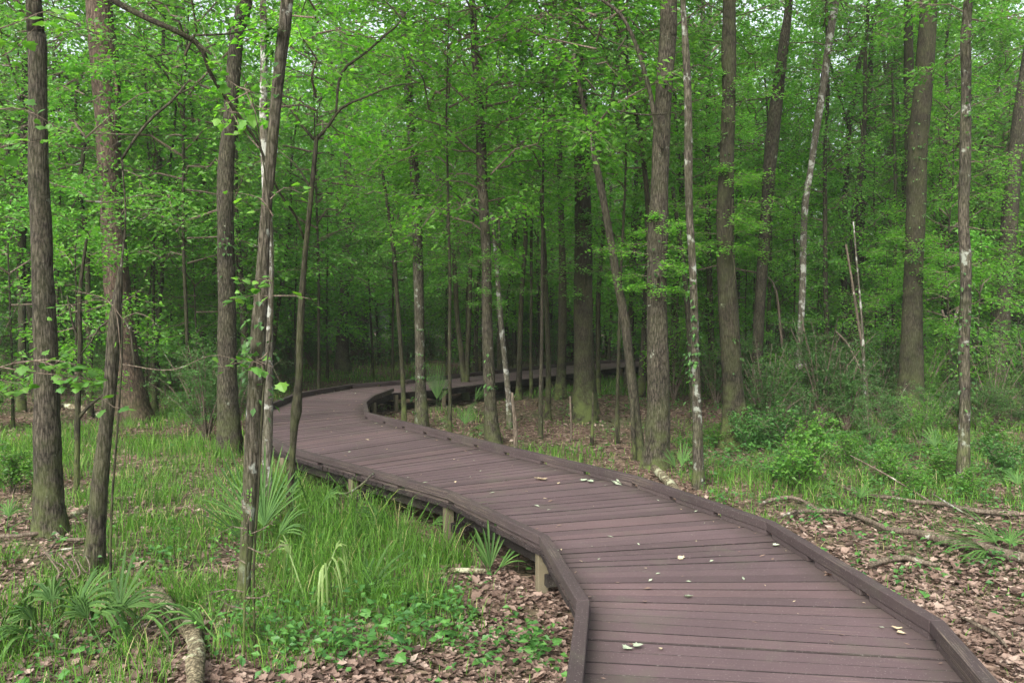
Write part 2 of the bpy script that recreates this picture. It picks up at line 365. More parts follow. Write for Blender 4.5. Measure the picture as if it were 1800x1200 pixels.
# ------------------------------------------------------------------ boardwalk
def boardwalk():
    root = tag(empty('boardwalk', (0.9, 4.3, 0)), 'winding plum-brown wooden boardwalk with low kerb rails curving through the forest', 'boardwalk')
    off = Vector((-.9, -4.3, 0))
    TH = .038
    rg = np.random.default_rng(3)
    def put(mb, name, m, **k):
        o = mb.build(name, m, root, **k); o.location = off; return o
    for i in range(len(WL) - 1):
        a, b, c, d = WLa[i], WLa[i + 1], WRa[i + 1], WRa[i]
        ln = (np.linalg.norm(b - a) + np.linalg.norm(c - d)) / 2
        n = max(3, int(round(ln / .134))); mb = MB(); far = a[1] > 24
        for k in range(n):
            g = (.0026 if rg.random() > .45 else .0042) / ln if rg.random() > .18 else .0066 / ln
            t0, t1 = k / n + g, (k + 1) / n - g
            e0, e1 = rg.uniform(-.004, .004, 2)
            dz = rg.uniform(-.0025, .0025) + DZ
            L0, L1 = a + (b - a) * t0, a + (b - a) * t1; R0, R1 = d + (c - d) * t0, d + (c - d) * t1
            if i > 0 and k == 0: pass
            u = norm((R0 - L0)[None])[0]
            L0, L1 = L0 - u * (.004 + e0), L1 - u * (.004 + e0); R0, R1 = R0 + u * (.004 + e1), R1 + u * (.004 + e1)
            P = [L0, R0, R1, L1]; bev = .0003
            bev = float(rg.choice([.001, .002, .003, .0045]))
            top, up, lo = [], [], []
            for q in P:
                w = norm(((L1 + R1) / 2 - (L0 + R0) / 2)[None])[0]
                sgn = 1 if (q is L0 or q is R0) else -1
                top.append([*(q + w * bev * sgn), dz]); up.append([*q, dz - bev]); lo.append([*q, dz - TH])
            V = np.array(top + up + lo)
            wid = np.linalg.norm(L1 - L0)
            U = np.array([[0, 0], [1.7, 0], [1.7, wid], [0, wid]] * 3)
            mb.add(V, [[0, 1, 2, 3], [4, 5, 1, 0], [5, 6, 2, 1], [6, 7, 3, 2], [7, 4, 0, 3], [8, 9, 5, 4], [9, 10, 6, 5], [10, 11, 7, 6], [11, 8, 4, 7], [11, 10, 9, 8]], U)
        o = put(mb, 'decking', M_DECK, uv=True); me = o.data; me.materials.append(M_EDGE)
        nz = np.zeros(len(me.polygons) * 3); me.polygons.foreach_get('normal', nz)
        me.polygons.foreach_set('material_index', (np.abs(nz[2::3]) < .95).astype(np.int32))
    def offset_line(Pts, o):
        P = np.array(Pts); out = []
        for i in range(len(P)):
            d0 = norm((P[i] - P[i - 1])[None])[0] if i > 0 else None
            d1 = norm((P[i + 1] - P[i])[None])[0] if i < len(P) - 1 else None
            if d0 is None: d0 = d1
            if d1 is None: d1 = d0
            n0 = np.array([-d0[1], d0[0]]); n1 = np.array([-d1[1], d1[0]]); n = norm((n0 + n1)[None])[0]
            out.append(P[i] + n * o / max(.6, n @ n0))
        return np.array(out)
    def prism(mb, A0, A1, B1, B0, z0, z1, ulen=None):
        """quad footprint A0,A1,B1,B0 from z0 to z1"""
        V = np.array([[*p, z0] for p in (A0, A1, B1, B0)] + [[*p, z1] for p in (A0, A1, B1, B0)])
        l = np.linalg.norm(A1 - A0) if ulen is None else ulen
        # u along, v around
        U = np.array([[0, 0], [l, 0], [l, .1], [0, .1], [0, .2], [l, .2], [l, .3], [0, .3]])
        mb.add(V, [[3, 2, 1, 0], [4, 5, 6, 7], [0, 1, 5, 4], [1, 2, 6, 5], [2, 3, 7, 6], [3, 0, 4, 7]], U)
    for side, Pts in (('l', WL), ('r', WR)):
        s = 1 if side == 'l' else -1          # outward offset sign (left of travel = +)
        inner = offset_line(Pts, -s * .055); outer = offset_line(Pts, s * .016)
        bi = offset_line(Pts, -s * .050); bo = offset_line(Pts, -s * .006)
        fi = offset_line(Pts, -s * .15); fo = offset_line(Pts, -s * .11)
        farblk = MB()
        for i in range(len(Pts) - 1):
            norail = side == 'r' and i >= 10
            mb = MB(); prism(mb, inner[i], inner[i + 1], outer[i + 1], outer[i], DZ + .038, DZ + .105)
            # shift a hair so neighbours butt, not overlap
            if not norail:
                o = put(mb, 'kerb_rail', M_KERB, uv=True)
                bv = o.modifiers.new('b', 'BEVEL'); bv.width = .006; bv.segments = 2
            # spacer blocks with scupper gaps
            L = np.linalg.norm(np.array(Pts[i + 1]) - np.array(Pts[i])); n = max(1, int(L / .62))
            for k in range(0 if norail else n):
                t0, t1 = (k + .02) / n, (k + .86) / n
                q = farblk if Pts[i][1] > 15 else MB()
                prism(q, bi[i] + (bi[i + 1] - bi[i]) * t0, bi[i] + (bi[i + 1] - bi[i]) * t1, bo[i] + (bo[i + 1] - bo[i]) * t1, bo[i] + (bo[i + 1] - bo[i]) * t0, DZ + .003, DZ + .039)
                if q is not farblk: put(q, 'kerb_block', M_KERB, uv=True)
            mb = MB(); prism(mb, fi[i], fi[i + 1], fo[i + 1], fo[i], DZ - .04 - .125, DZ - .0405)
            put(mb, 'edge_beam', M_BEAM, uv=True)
        put(farblk, 'kerb_blocks', M_KERB, uv=True)
    # middle joists and cross bearers + posts
    jl = offset_line([tuple(x) for x in (WLa + WRa) / 2], .02); jr = offset_line([tuple(x) for x in (WLa + WRa) / 2], -.02)
    for i in range(len(WL) - 1):
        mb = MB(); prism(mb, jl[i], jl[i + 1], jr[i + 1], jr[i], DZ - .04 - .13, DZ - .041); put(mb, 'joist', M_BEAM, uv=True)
    for i in range(1, len(WL) - 2):
        for f in ((.02, .5) if i in (7, 8, 12, 13, 15) else (.02,)):
            l = WLa[i] + (WLa[i + 1] - WLa[i]) * f; r = WRa[i] + (WRa[i + 1] - WRa[i]) * f
            u = norm((r - l)[None])[0]; w = np.array([-u[1], u[0]])
            mb = MB(); prism(mb, l + u * .05 - w * .03, r - u * .05 - w * .03, r - u * .05 + w * .03, l + u * .05 + w * .03, DZ - .26, DZ - .182)
            put(mb, 'cross_bearer', M_BEAM, uv=True)
            for c in (l + u * .045, r - u * .045):
                mb = MB(); cc = c + w * .072; h = .04
                prism(mb, cc - u * h - w * h, cc + u * h - w * h, cc + u * h + w * h, cc - u * h + w * h, -.25, DZ - .045)
                o = put(mb, 'support_post', M_POST, uv=True); bv = o.modifiers.new('b', 'BEVEL'); bv.width = .006
boardwalk()

# ------------------------------------------------------------------ foliage library
def crown_lib(seed, H, Rr, nb, nt_, nl, leaf, droop=.25, rise=.35, mat_l=None, woodr=.01, name='crown', top=True, wf=.62):
    rg = np.random.default_rng(seed); wd = MB(); lf = MB()
    for b in range(nb):
        f = (b + rg.random()) / nb; z = H * f * .96
        prof = math.sin(math.pi * (f * .82 + .12)) ** .7
        L = Rr * prof * rg.uniform(.55, 1.15); az = b * 2.4 + rg.normal(0, .4); el = rise * rg.uniform(-.2, 1.7) + .5 * f * rise
        n = 6; t = np.linspace(0, 1, n); aw = az + rg.normal(0, .25) * t
        P = np.zeros((n, 4)); P[:, 0] = np.cos(aw) * L * t; P[:, 1] = np.sin(aw) * L * t
        P[:, 2] = z + L * (el * t - droop * t**2) + rg.normal(0, .04, n) * L * (t > 0); P[:, :2] += rg.normal(0, .03, (n, 2)) * L * (t > 0)[:, None]
        P[:, 3] = (woodr + .006 * L) * (1 - t * .8)
        tube(wd, P, 5, cap=False)
        for j in range(nt_):
            tt = .18 + .82 * (j + rg.random()) / nt_; sd = 1 if j % 2 else -1
            p0 = np.array([np.interp(tt, t, P[:, k]) for k in range(3)])
            a2 = az + sd * rg.uniform(.35, 1.15); l2 = L * rg.uniform(.22, .45) * (1.15 - .55 * tt)
            if j == nt_ - 1: a2 = az
            e2 = rg.normal(.0, .45)
            d2 = np.array([math.cos(a2), math.sin(a2), e2])
            q = np.zeros((3, 4)); q[:, :3] = p0 + d2 * l2 * np.array([0, .5, 1])[:, None]; q[2, 2] -= l2 * .12; q[:, 3] = (.0045, .003, .0015)
            tube(wd, q, 3, cap=False)
            m = nl; s = rg.uniform(.08, 1.05, m)
            C = p0 + d2 * l2 * s[:, None]; C[:, 2] -= l2 * .12 * s**2
            C += rg.normal(0, 1, (m, 3)) * np.array([.09, .09, .075]) * (leaf / .09)
            da = a2 + rg.choice([-1, 1], m) * rg.uniform(.2, 1.5, m)
            D = np.stack([np.cos(da), np.sin(da), rg.normal(-.25, .3, m)], -1)
            N = np.stack([rg.normal(0, .6, m), rg.normal(-.1, .6, m), np.ones(m)], -1)
            ll = leaf * rg.uniform(.6, 1.2, m)
            leaves(lf, C, D, N, ll, ll * wf, .18, .1)
    return wd.mesh(name + '_branches', B_TWIG), lf.mesh(name, mat_l or M_LEAF)
CR = []      # understory crowns about 6 m tall
for k in range(6):
    CR.append(crown_lib(100 + k, 7.4, 3.1, 40, 13, 14, .115, .28, .4, (M_LEAF, M_LEAF3, M_LEAF2)[k % 3], name='crown'))
SP = []      # small loose crowns for thin saplings
for k in range(4):
    SP.append(crown_lib(200 + k, 3.0, 1.6, 14, 10, 16, .085, .25, .35, (M_LEAF3, M_LEAF)[k % 2], woodr=.006, name='crown'))
CN = []      # canopy crowns, 11 m tall
for k in range(4):
    CN.append(crown_lib(300 + k, 12, 4.4, 44, 16, 12, .17, .22, .6, (M_FAR, M_LEAF)[k % 2], woodr=.03, name='crown'))
def trunk_lib(seed, H, r, wob, m):
    rg = np.random.default_rng(seed); n = 9; t = np.linspace(0, 1, n)
    P = np.zeros((n, 4)); P[:, 2] = H * t - .15 * (t == 0)
    w = np.cumsum(rg.normal(0, wob, (n, 2)), 0) * H / 10; w -= w[0]; P[:, :2] = w * t[:, None]
    P[:, 3] = r * (1 - .7 * t) + r * .5 * np.exp(-t * 28)
    mb = MB(); tube(mb, catmull(P, .3), 9, .07, rg); return mb.mesh('trunk', m, True)
TK = [trunk_lib(400 + k, 9.2, .085, .10, (B_DARK, B_GREY, B_DARK)[k % 3]) for k in range(6)]
TC = [trunk_lib(450 + k, 19.5, .21, .07, (B_GREY, B_DARK, B_GREY, B_PINE)[k % 4]) for k in range(5)]

LIB_TREES = []
def lib_tree(x, y, kind, k, s=1.0, rz=0.0, label='', group='', hc=None, tilt=(0, 0), name='understory_tree', crown=True, thin=1.0):
    e = empty(name, (x, y, float(gh(x, y))), rz); e.rotation_euler = (tilt[0], tilt[1], rz); e.scale = (s, s, s)
    tag(e, label, 'tree', group)
    lib, tk, h0 = (CR, TK, 1.9) if kind == 'u' else (CN, TC, 6.5)
    if hc is not None: h0 = hc
    link('trunk', tk[k % len(tk)], e).scale = (thin, thin, 1)
    if crown:
        w, l = lib[k % len(lib)]
        link('branches', w, e, (0, 0, h0)); link('crown', l, e, (0, 0, h0))
    LIB_TREES.append((x, y)); return e

# ------------------------------------------------------------------ trees measured from the photograph
TREE_XY = []
def ptree(name, label, pts, base=None, bk=B_GREY, branches=(), crown=None, ext=4.0, rough=.07, depth=None, lean=0.0, sides=12, group=None, flare=1.6, cat='tree', stub=False):
    """pts: (px,py,width px) from top to base, in the tree's own vertical plane at its own distance"""
    bx, by, bw = pts[-1]
    if depth: Y = depth
    else: Y = at_z(bx, by, 0).y
    g = float(gh(at_y(bx, by, Y).x, Y))
    P = []
    for i, (x, y, w) in enumerate(pts):
        t = 1 - i / (len(pts) - 1)
        yy = Y + lean * t
        p = at_y(x, y, yy); P.append([p.x, p.y, p.z, w * .93 * yy / F / 2])
    P[-1][2] = g - .12
    if not stub and pts[0][1] <= 10:
        a, b = np.array(P[0]), np.array(P[1]); d = norm((a - b)[None, :3])[0]; d[0] *= .6; d = norm(d[None])[0]
        P.insert(0, [*(a[:3] + d * ext * .5), a[3] * .8]); P.insert(0, [*(a[:3] + d * ext), a[3] * .5])
    P = np.array(P)[::-1]
    root = empty(name, (P[0, 0], P[0, 1], g)); tag(root, label, cat, group)
    TREE_XY.append((P[0, 0], P[0, 1]))
    O = np.array([P[0, 0], P[0, 1], g, 0])
    Q = catmull(P - O, .10 if Y < 14 else .2); Q[:, 3] = np.maximum(Q[:, 3], .002)
    hgt = Q[:, 2] - Q[0, 2]; r0 = Q[0, 3]
    Q[:, 3] *= 1 + (flare - 1) * np.exp(-hgt / (2.2 * r0 + .05))
    mb = MB(); tube(mb, Q, sides, rough * (1 + 1.6 * np.exp(-hgt / (3 * r0)))); mb.build('trunk', bk, root, True)
    if 11.5 < Y < 26 and not stub and bw > 14:
        rq = np.random.default_rng(int(bx) + 3)
        for hz in (rq.uniform(2.2, 3.6), rq.uniform(3.8, 5.2)):
            if rq.random() < .35: continue
            i = int(np.argmin(np.abs(Q[:, 2] - hz))); kk = int(rq.integers(0, 4)); s_ = rq.uniform(.45, .75); a_ = rq.uniform(0, 6.28)
            for nm, me in zip(('branches', 'crown'), SP[kk]):
                o = link(nm, me, root, (Q[i, 0], Q[i, 1], Q[i, 2])); o.scale = (s_, s_, s_ * .7); o.rotation_euler = (0, 0, a_)
    if Y < 17 and not stub and bw > 18:
        rv = np.random.default_rng(int(bx)); lv = MB()
        for c_ in range(rv.integers(3, 7)):
            i0 = int(rv.uniform(.08, .75) * len(Q)); n_ = int(rv.integers(14, 40)); a_ = rv.uniform(3.4, 6.0) + rv.normal(0, .5, n_)
            i1 = np.clip(i0 + rv.normal(0, 2.2, n_).astype(int), 1, len(Q) - 1)
            Cn = Q[i1, :3] + np.stack([np.cos(a_), np.sin(a_), 0 * a_], -1) * (Q[i1, 3] * 1.05 + rv.uniform(0, .05, n_))[:, None] + rv.normal(0, .02, (n_, 3))
            leaves(lv, Cn, np.stack([np.cos(a_) * .6, np.sin(a_) * .6, rv.normal(-.4, .4, n_)], -1), np.stack([np.cos(a_), np.sin(a_), rv.uniform(.2, 1, n_)], -1), rv.uniform(.04, .075, n_), rv.uniform(.03, .05, n_), .15, .1)
        lv.build('climbing_leaves', M_SHRUB, root)
    for br in branches:
        bp = []
        for j, q in enumerate(br):
            x, y, w = q[:3]; dy = q[3] if len(q) > 3 else 0
            p = at_y(x, y, Y + dy); bp.append([p.x - O[0], p.y - O[1], p.z - O[2], w * (Y + dy) / F / 2])
        mb = MB(); tube(mb, catmull(bp, .08), 7, .06); mb.build('branch', bk, root, True)
    if crown:
        for (lib, k, hz, s, rz) in crown:
            i = int(np.argmin(np.abs(Q[:, 2] - hz)))
            for nm, me in zip(('branches', 'crown'), lib[k % len(lib)]):
                o = link(nm, me, root, (Q[i, 0], Q[i, 1], Q[i, 2])); o.scale = (s, s, s); o.rotation_euler = (0, 0, rz)
    return root, O, Y

ptree('oak_tree', 'straight grey-brown tree with a wide base, the largest trunk near the left edge', [(58, -10, 27), (64, 60, 30), (66, 150, 31), (67, 300, 34), (72, 400, 36), (75, 500, 37), (80, 620, 41), (82, 750, 44), (84, 850, 48), (87, 940, 50)], bk=B_GREY, branches=[[(60, 60, 6), (40, 20, 4), (20, -30, 3)]], crown=[(CN, 0, 8, .8, 1)], ext=8)
ptree('snag', 'leaning half-dead grey trunk with a mossy foot, right beside the largest left trunk', [(212, 470, 8), (207, 520, 17), (202, 570, 24), (197, 640, 25), (190, 720, 26), (181, 800, 29), (175, 860, 33), (170, 930, 34), (163, 1000, 37)], bk=B_GREY, stub=True,
      branches=[[(210, 500, 6), (216, 440, 4, .1), (221, 380, 3, .1), (216, 300, 3, 0)], [(214, 280, 5), (240, 240, 5), (270, 205, 5), (300, 180, 5), (318, 160, 4), (331, 143, 3)], [(316, 165, 3), (345, 150, 2), (372, 136, 1.5)], [(196, 560, 4), (175, 575, 3), (160, 600, 3), (140, 625, 2)], [(218, 560, 4, -.05), (230, 580, 4, -.1), (233, 610, 4, -.1), (237, 650, 3, -.1)], [(216, 300, 3), (214, 280, 5)]])
ptree('pine_tree', 'huge dark reddish pine with a flared base behind the left trunks', [(172, -10, 46), (180, 70, 50), (186, 150, 48), (193, 300, 42), (199, 400, 42), (204, 480, 44), (212, 580, 46), (220, 660, 50), (228, 715, 58), (232, 738, 66)], bk=B_PINE, crown=[(CN, 1, 11, 1, 0)], ext=12, flare=1.5, branches=[[(190, 100, 8, -.5), (200, 120, 7, -.8), (207, 170, 5, -1)]])
ptree('sapling', 'thin dark mossy stem between the two nearest left trunks', [(152, 420, 5), (140, 520, 7), (141, 620, 9), (137, 700, 10), (136, 780, 10), (133, 870, 12)], bk=B_DARK, stub=True, branches=[[(138, 735, 7), (155, 715, 6), (185, 690, 4), (215, 660, 3)], [(140, 600, 5), (128, 570, 4), (118, 520, 3)]], crown=[(SP, 0, 3.0, .7, 2)])
ptree('sapling', 'crooked dark sapling against the pine trunk', [(150, 120, 5), (136, 150, 6), (134, 205, 6), (147, 258, 7), (140, 330, 8), (152, 420, 9), (155, 520, 9), (158, 640, 10), (160, 730, 11)], bk=B_DARK, branches=[[(147, 258, 5), (170, 235, 4), (195, 215, 3), (222, 195, 2)]], crown=[(SP, 1, 3.2, 1, 0)], stub=True)
ptree('sweetgum_tree', 'tall trunk just left of the lichen-streaked pair, bending at mid height', [(432, -10, 30), (420, 40, 27), (412, 110, 26), (406, 190, 26), (399, 270, 29), (396, 330, 31), (397, 420, 31), (399, 520, 33), (399, 620, 35), (401, 720, 37), (405, 800, 38)], bk=B_GREY, ext=8, crown=[(CN, 2, 9, .8, 2)])
ptree('maple_tree', 'nearest slender trunk, growing up in front of the far bend of the walk', [(505, -10, 23), (498, 60, 23), (489, 140, 21), (481, 220, 20), (473, 310, 21), (465, 400, 22), (460, 500, 26), (453, 600, 29), (450, 680, 32), (446, 760, 33), (441, 840, 30), (436, 910, 26), (430, 1000, 24), (424, 1080, 27)], bk=B_LICH, ext=3.5, sides=14, crown=[(SP, 2, 6, 1, 1)])
ptree('maple_tree', 'slender trunk with white lichen streak close behind the nearest slender trunk', [(462, -10, 12), (464, 100, 13), (463, 200, 15), (466, 290, 15), (471, 380, 16), (474, 470, 18), (473, 560, 17), (471, 640, 20), (470, 730, 22), (470, 820, 19), (472, 925, 18)], bk=B_PALE, ext=3)
ptree('forked_sapling', 'thin dark forked sapling with a knobbly bulge standing against the purple deck', [(556, 245, 8), (551, 300, 9), (543, 380, 10), (536, 450, 11), (530, 530, 14), (527, 600, 15), (526, 660, 14), (523, 700, 17), (521, 722, 20), (517, 748, 15), (514, 800, 12), (510, 870, 14), (508, 945, 16)], bk=B_DARK, stub=True, rough=.1,
      branches=[[(556, 245, 7), (575, 225, 6), (600, 190, 5), (640, 172, 4), (690, 152, 3), (740, 145, 2)], [(555, 248, 6), (530, 220, 5), (510, 190, 4), (495, 180, 3)], [(590, 205, 4), (600, 130, 5), (640, 95, 4), (680, 60, 4), (705, 35, 3), (680, 5, 3)],
                [(150, -40, 12, -1.2), (190, -5, 11, -1.2), (250, 28, 11, -1.2), (310, 55, 10, -1.2), (345, 75, 10, -1.1), (358, 92, 9, -1.1), (368, 125, 7, -1.0), (385, 155, 7, -.9), (410, 190, 6, -.8), (432, 220, 6, -.7), (455, 255, 5, -.6), (473, 300, 5, -.5), (495, 345, 4, -.3), (520, 380, 4, -.1), (534, 420, 4, 0)], [(350, 80, 8, -1.1), (371, 96, 6, -1.1)],
                [(345, 62, 4, -1.1), (400, 60, 3, -1.0), (450, 50, 2, -.9)], [(545, 330, 4), (520, 290, 3, .2), (490, 265, 2, .3)]], crown=[(SP, 3, 4.2, .8, .5)])
ptree('oak_tree', 'grey trunk in the left of the distant double trunk beyond the far bend', [(612, 240, 15), (611, 330, 16), (609, 420, 18), (605, 520, 20), (602, 600, 22), (604, 655, 24)], bk=B_GREY, crown=[(CN, 3, 8, .9, 0)])
ptree('oak_tree', 'thicker reddish trunk in the right of the distant double trunk beyond the far bend', [(618, 240, 18), (620, 340, 18), (621, 420, 20), (624, 500, 23), (628, 570, 27), (632, 632, 30)], bk=B_PINE, crown=[(CN, 0, 10, 1, 0)])
ptree('sapling', 'thin dark sapling just left of the straight grey tree beside the inner bend', [(672, 300, 6), (684, 380, 7), (692, 440, 8), (698, 520, 8), (704, 600, 8), (709, 690, 9), (711, 745, 10)], bk=B_DARK, crown=[(SP, 1, 4, 1.2, 1), (SP, 0, 2.6, .7, 1)], stub=True)
ptree('gum_tree', 'straight light grey tree beside the inner bend of the walk', [(709, 20, 12), (713, 90, 14), (718, 160, 16), (725, 250, 17), (731, 340, 19), (734, 420, 20), (736, 500, 20), (738, 600, 20), (740, 700, 21), (743, 753, 22)], bk=B_LICH, branches=[[(728, 275, 5), (745, 290, 4, -.5), (790, 330, 3, -1), (840, 380, 3, -1.4)], [(728, 256, 4), (700, 252, 3), (688, 255, 2)]], crown=[(SP, 2, 5, 1.3, 1)], ext=4)
ptree('hornbeam_tree', 'medium grey tree with a mossy foot just right of the inner bend', [(830, -10, 11), (834, 70, 13), (838, 140, 15), (845, 220, 18), (847, 300, 20), (850, 360, 18), (855, 450, 19), (856, 540, 20), (858, 620, 21), (861, 690, 22), (864, 740, 24), (868, 780, 27)], bk=B_GREY, crown=[(CR, 0, 3.2, .8, 1)], ext=4)
ptree('snag', 'slim pale broken-topped stem right of the medium grey mossy-footed tree', [(865, 372, 6), (868, 410, 7), (874, 480, 8), (880, 560, 10), (887, 630, 10), (893, 690, 11), (897, 750, 12)], bk=B_PALE, stub=True)
ptree('dead_stem', 'short grey bare stem rising from the litter behind the kerb, right of the mossy-footed tree', [(900, 690, 5), (903, 720, 7), (906, 750, 8), (906, 790, 8)], bk=B_DEAD, stub=True)
ptree('twin_sapling', 'pair of dark leaning stems joined at the foot in front of the distant walk', [(797, 440, 7), (800, 490, 8), (804, 560, 9), (812, 630, 11), (820, 700, 13)], bk=B_DARK, stub=True, branches=[[(820, 695, 10), (822, 620, 9), (825, 560, 8), (827, 480, 7), (830, 420, 5)]], crown=[(CR, 1, 2.9, .75, 2)])
ptree('sweetgum_tree', 'broad dark trunk in the middle of the brown litter right of the walk', [(1010, -10, 20), (1013, 80, 23), (1018, 150, 26), (1022, 250, 30), (1024, 330, 30), (1025, 430, 34), (1025, 520, 36), (1025, 600, 35), (1026, 680, 35), (1027, 744, 38)], bk=B_DARK, crown=[(CN, 2, 9.5, .9, 1)], ext=8)
ptree('sapling', 'thin dark curved stem hugging the right side of the broad dark trunk', [(1038, 560, 7), (1040, 620, 9), (1043, 670, 10), (1050, 730, 12)], bk=B_DARK, stub=True)
ptree('leaning_tree', 'leaning trunk with a torn splintered lower side left of the big furrowed tree', [(1008, 95, 7), (1018, 150, 8), (1036, 230, 10), (1048, 290, 12), (1060, 350, 14), (1073, 420, 15), (1086, 500, 16), (1098, 560, 17), (1107, 640, 18), (1115, 710, 19), (1121, 770, 20), (1124, 806, 21)], bk=B_GREY, stub=True, rough=.12, crown=[(SP, 3, 4.2, 1.2, 1)], branches=[[(1112, 700, 8, -.08), (1112, 745, 8, -.12), (1116, 806, 7, -.12)]])
ptree('oak_tree', 'big furrowed straight grey trunk close to the right kerb at mid picture', [(1176, -10, 29), (1174, 70, 30), (1168, 150, 30), (1163, 240, 31), (1160, 320, 33), (1157, 410, 37), (1155, 500, 36), (1156, 600, 38), (1158, 700, 40), (1156, 780, 43), (1155, 822, 46)], bk=B_GREY, sides=18, ext=10, crown=[(CN, 1, 8.5, .85, 3)],
      branches=[[(1165, 262, 9, -.2), (1150, 205, 9, -.2), (1142, 160, 8, -.2), (1128, 110, 8, -.2), (1112, 65, 7, -.2), (1090, 25, 6, -.2), (1060, 2, 5, -.2), (1030, -20, 4, -.2)], [(1101, 65, 3, -.2), (1085, 90, 3, -.2)], [(1172, 200, 3, -.3), (1130, 202, 3, -.5), (1085, 195, 2, -.8)]])
ptree('sapling', 'dark wavy slender tree close left of the big furrowed trunk', [(1072, 10, 5), (1088, 60, 6), (1103, 110, 7), (1112, 170, 8), (1124, 230, 9), (1132, 290, 10), (1138, 350, 10), (1140, 420, 11), (1143, 520, 12), (1146, 640, 13), (1148, 770, 14)], bk=B_DARK, crown=[(CR, 2, 4.2, .7, 1)], ext=1)
ptree('gum_tree', 'slim grey wavy trunk first to the right of the big furrowed tree', [(1200, -10, 10), (1204, 60, 12), (1208, 140, 14), (1210, 220, 14), (1210, 300, 15), (1212, 380, 13), (1217, 460, 14), (1220, 540, 15), (1222, 620, 15), (1225, 720, 17), (1227, 800, 19), (1229, 852, 22)], bk=B_LICH, ext=4)
ptree('leaning_sapling', 'thin pale stem crossing behind the slim grey wavy trunk', [(1182, 330, 7), (1192, 400, 8), (1202, 470, 9), (1210, 560, 10), (1216, 660, 11), (1220, 740, 11)], bk=B_GREY, stub=True, crown=[(SP, 0, 4, 1.1, 1)])
ptree('elm_tree', 'stout dark trunk with hanging vines, second to the right of the big furrowed tree', [(1282, -10, 23), (1281, 80, 25), (1281, 170, 25), (1278, 260, 27), (1275, 350, 31), (1275, 430, 33), (1278, 510, 34), (1283, 600, 36), (1288, 680, 38), (1292, 750, 41), (1294, 792, 44)], bk=B_DARK, sides=16, ext=8, crown=[(CN, 3, 8.5, .85, 2)], branches=[[(1288, 350, 3, -.35), (1285, 430, 3, -.38), (1292, 480, 3, -.4), (1286, 530, 3, -.4), (1296, 600, 3, -.4)]])
ptree('tupelo_tree', 'grey-brown trunk leaning right behind the stout vine-hung trunk', [(1388, -10, 14), (1380, 60, 17), (1371, 130, 21), (1361, 210, 24), (1353, 290, 24), (1347, 380, 22), (1340, 470, 20), (1334, 560, 19), (1331, 640, 20), (1328, 722, 22)], bk=B_GREY, ext=8, crown=[(CN, 0, 11, .9, 1)])
ptree('sapling', 'dark thin upright tree just right of the grey-brown right-leaning trunk', [(1376, 200, 8), (1380, 300, 10), (1382, 400, 11), (1376, 500, 12), (1368, 590, 13), (1363, 672, 14)], bk=B_DARK, stub=True, crown=[(CR, 3, 4.5, .9, 1)])
ptree('birch_like_tree', 'whitish blotchy trunk leaning right, the palest trunk in the wood', [(1470, -10, 14), (1464, 30, 14), (1455, 90, 14), (1447, 150, 13), (1438, 210, 13), (1430, 260, 12), (1423, 310, 12), (1416, 350, 12), (1412, 420, 12), (1411, 490, 12), (1408, 560, 12), (1404, 640, 13), (1400, 725, 14)], bk=B_PALE, ext=5, crown=[(SP, 2, 7, 1.3, 1)])
ptree('forked_tree', 'dark thin tree with a clear V fork right of the palest trunk', [(1548, -10, 7), (1530, 50, 8), (1512, 105, 9), (1502, 160, 9), (1494, 215, 10), (1489, 280, 10), (1486, 340, 10), (1484, 430, 10), (1484, 540, 11), (1484, 690, 12)], bk=B_DARK, ext=3, branches=[[(1492, 220, 7), (1482, 195, 6), (1475, 165, 6), (1466, 135, 5), (1459, 110, 4), (1450, 80, 3)]], crown=[(CR, 4, 6.0, .8, 1)])
ptree('gum_tree', 'upright dark trunk just right of the V forked tree', [(1536, 40, 9), (1530, 110, 11), (1525, 200, 12), (1519, 270, 13), (1515, 350, 14), (1513, 430, 14), (1512, 560, 15), (1512, 680, 16)], bk=B_DARK, stub=True, crown=[(CR, 5, 6, 1, 1)])
ptree('gum_tree', 'greenish distant trunk between the V forked tree and the twin right trunks', [(1566, 100, 13), (1563, 200, 14), (1560, 300, 15), (1557, 400, 16), (1557, 520, 17), (1556, 665, 18)], bk=B_LICH, stub=True, crown=[(CN, 3, 9, .8, 1)])
ptree('oak_tree', 'largest trunk on the right side with pale scratch rings on its bark', [(1632, -10, 29), (1628, 80, 31), (1622, 160, 32), (1614, 240, 33), (1611, 320, 34), (1609, 400, 33), (1606, 480, 34), (1603, 560, 37), (1602, 630, 39), (1600, 690, 42), (1598, 745, 45)], bk=B_DARK, sides=16, ext=9, crown=[(CN, 2, 10, .85, 3)])
ptree('gum_tree', 'thinner trunk pressed against the left side of the largest right trunk', [(1596, -10, 15), (1597, 80, 17), (1597, 180, 18), (1599, 280, 19), (1598, 380, 20), (1597, 480, 20), (1594, 600, 21), (1590, 700, 23)], bk=B_DARK, ext=7)
ptree('gum_tree', 'straight mid-sized trunk with lichen, standing close at the right of the scratched trunk', [(1702, -10, 17), (1697, 60, 19), (1698, 140, 19), (1697, 220, 20), (1696, 300, 20), (1693, 380, 20), (1697, 460, 22), (1697, 540, 22), (1694, 620, 21), (1696, 700, 21), (1694, 780, 22), (1692, 860, 24)], bk=B_LICH, ext=6, crown=[(SP, 0, 5.0, .8, 2)], rough=.1)
ptree('oak_tree', 'thick grey trunk leaning right at the right edge', [(1815, 60, 22), (1800, 150, 24), (1792, 220, 26), (1782, 300, 27), (1775, 380, 29), (1770, 450, 30), (1764, 530, 31), (1757, 600, 32), (1750, 660, 34), (1744, 708, 38)], bk=B_GREY, ext=8)
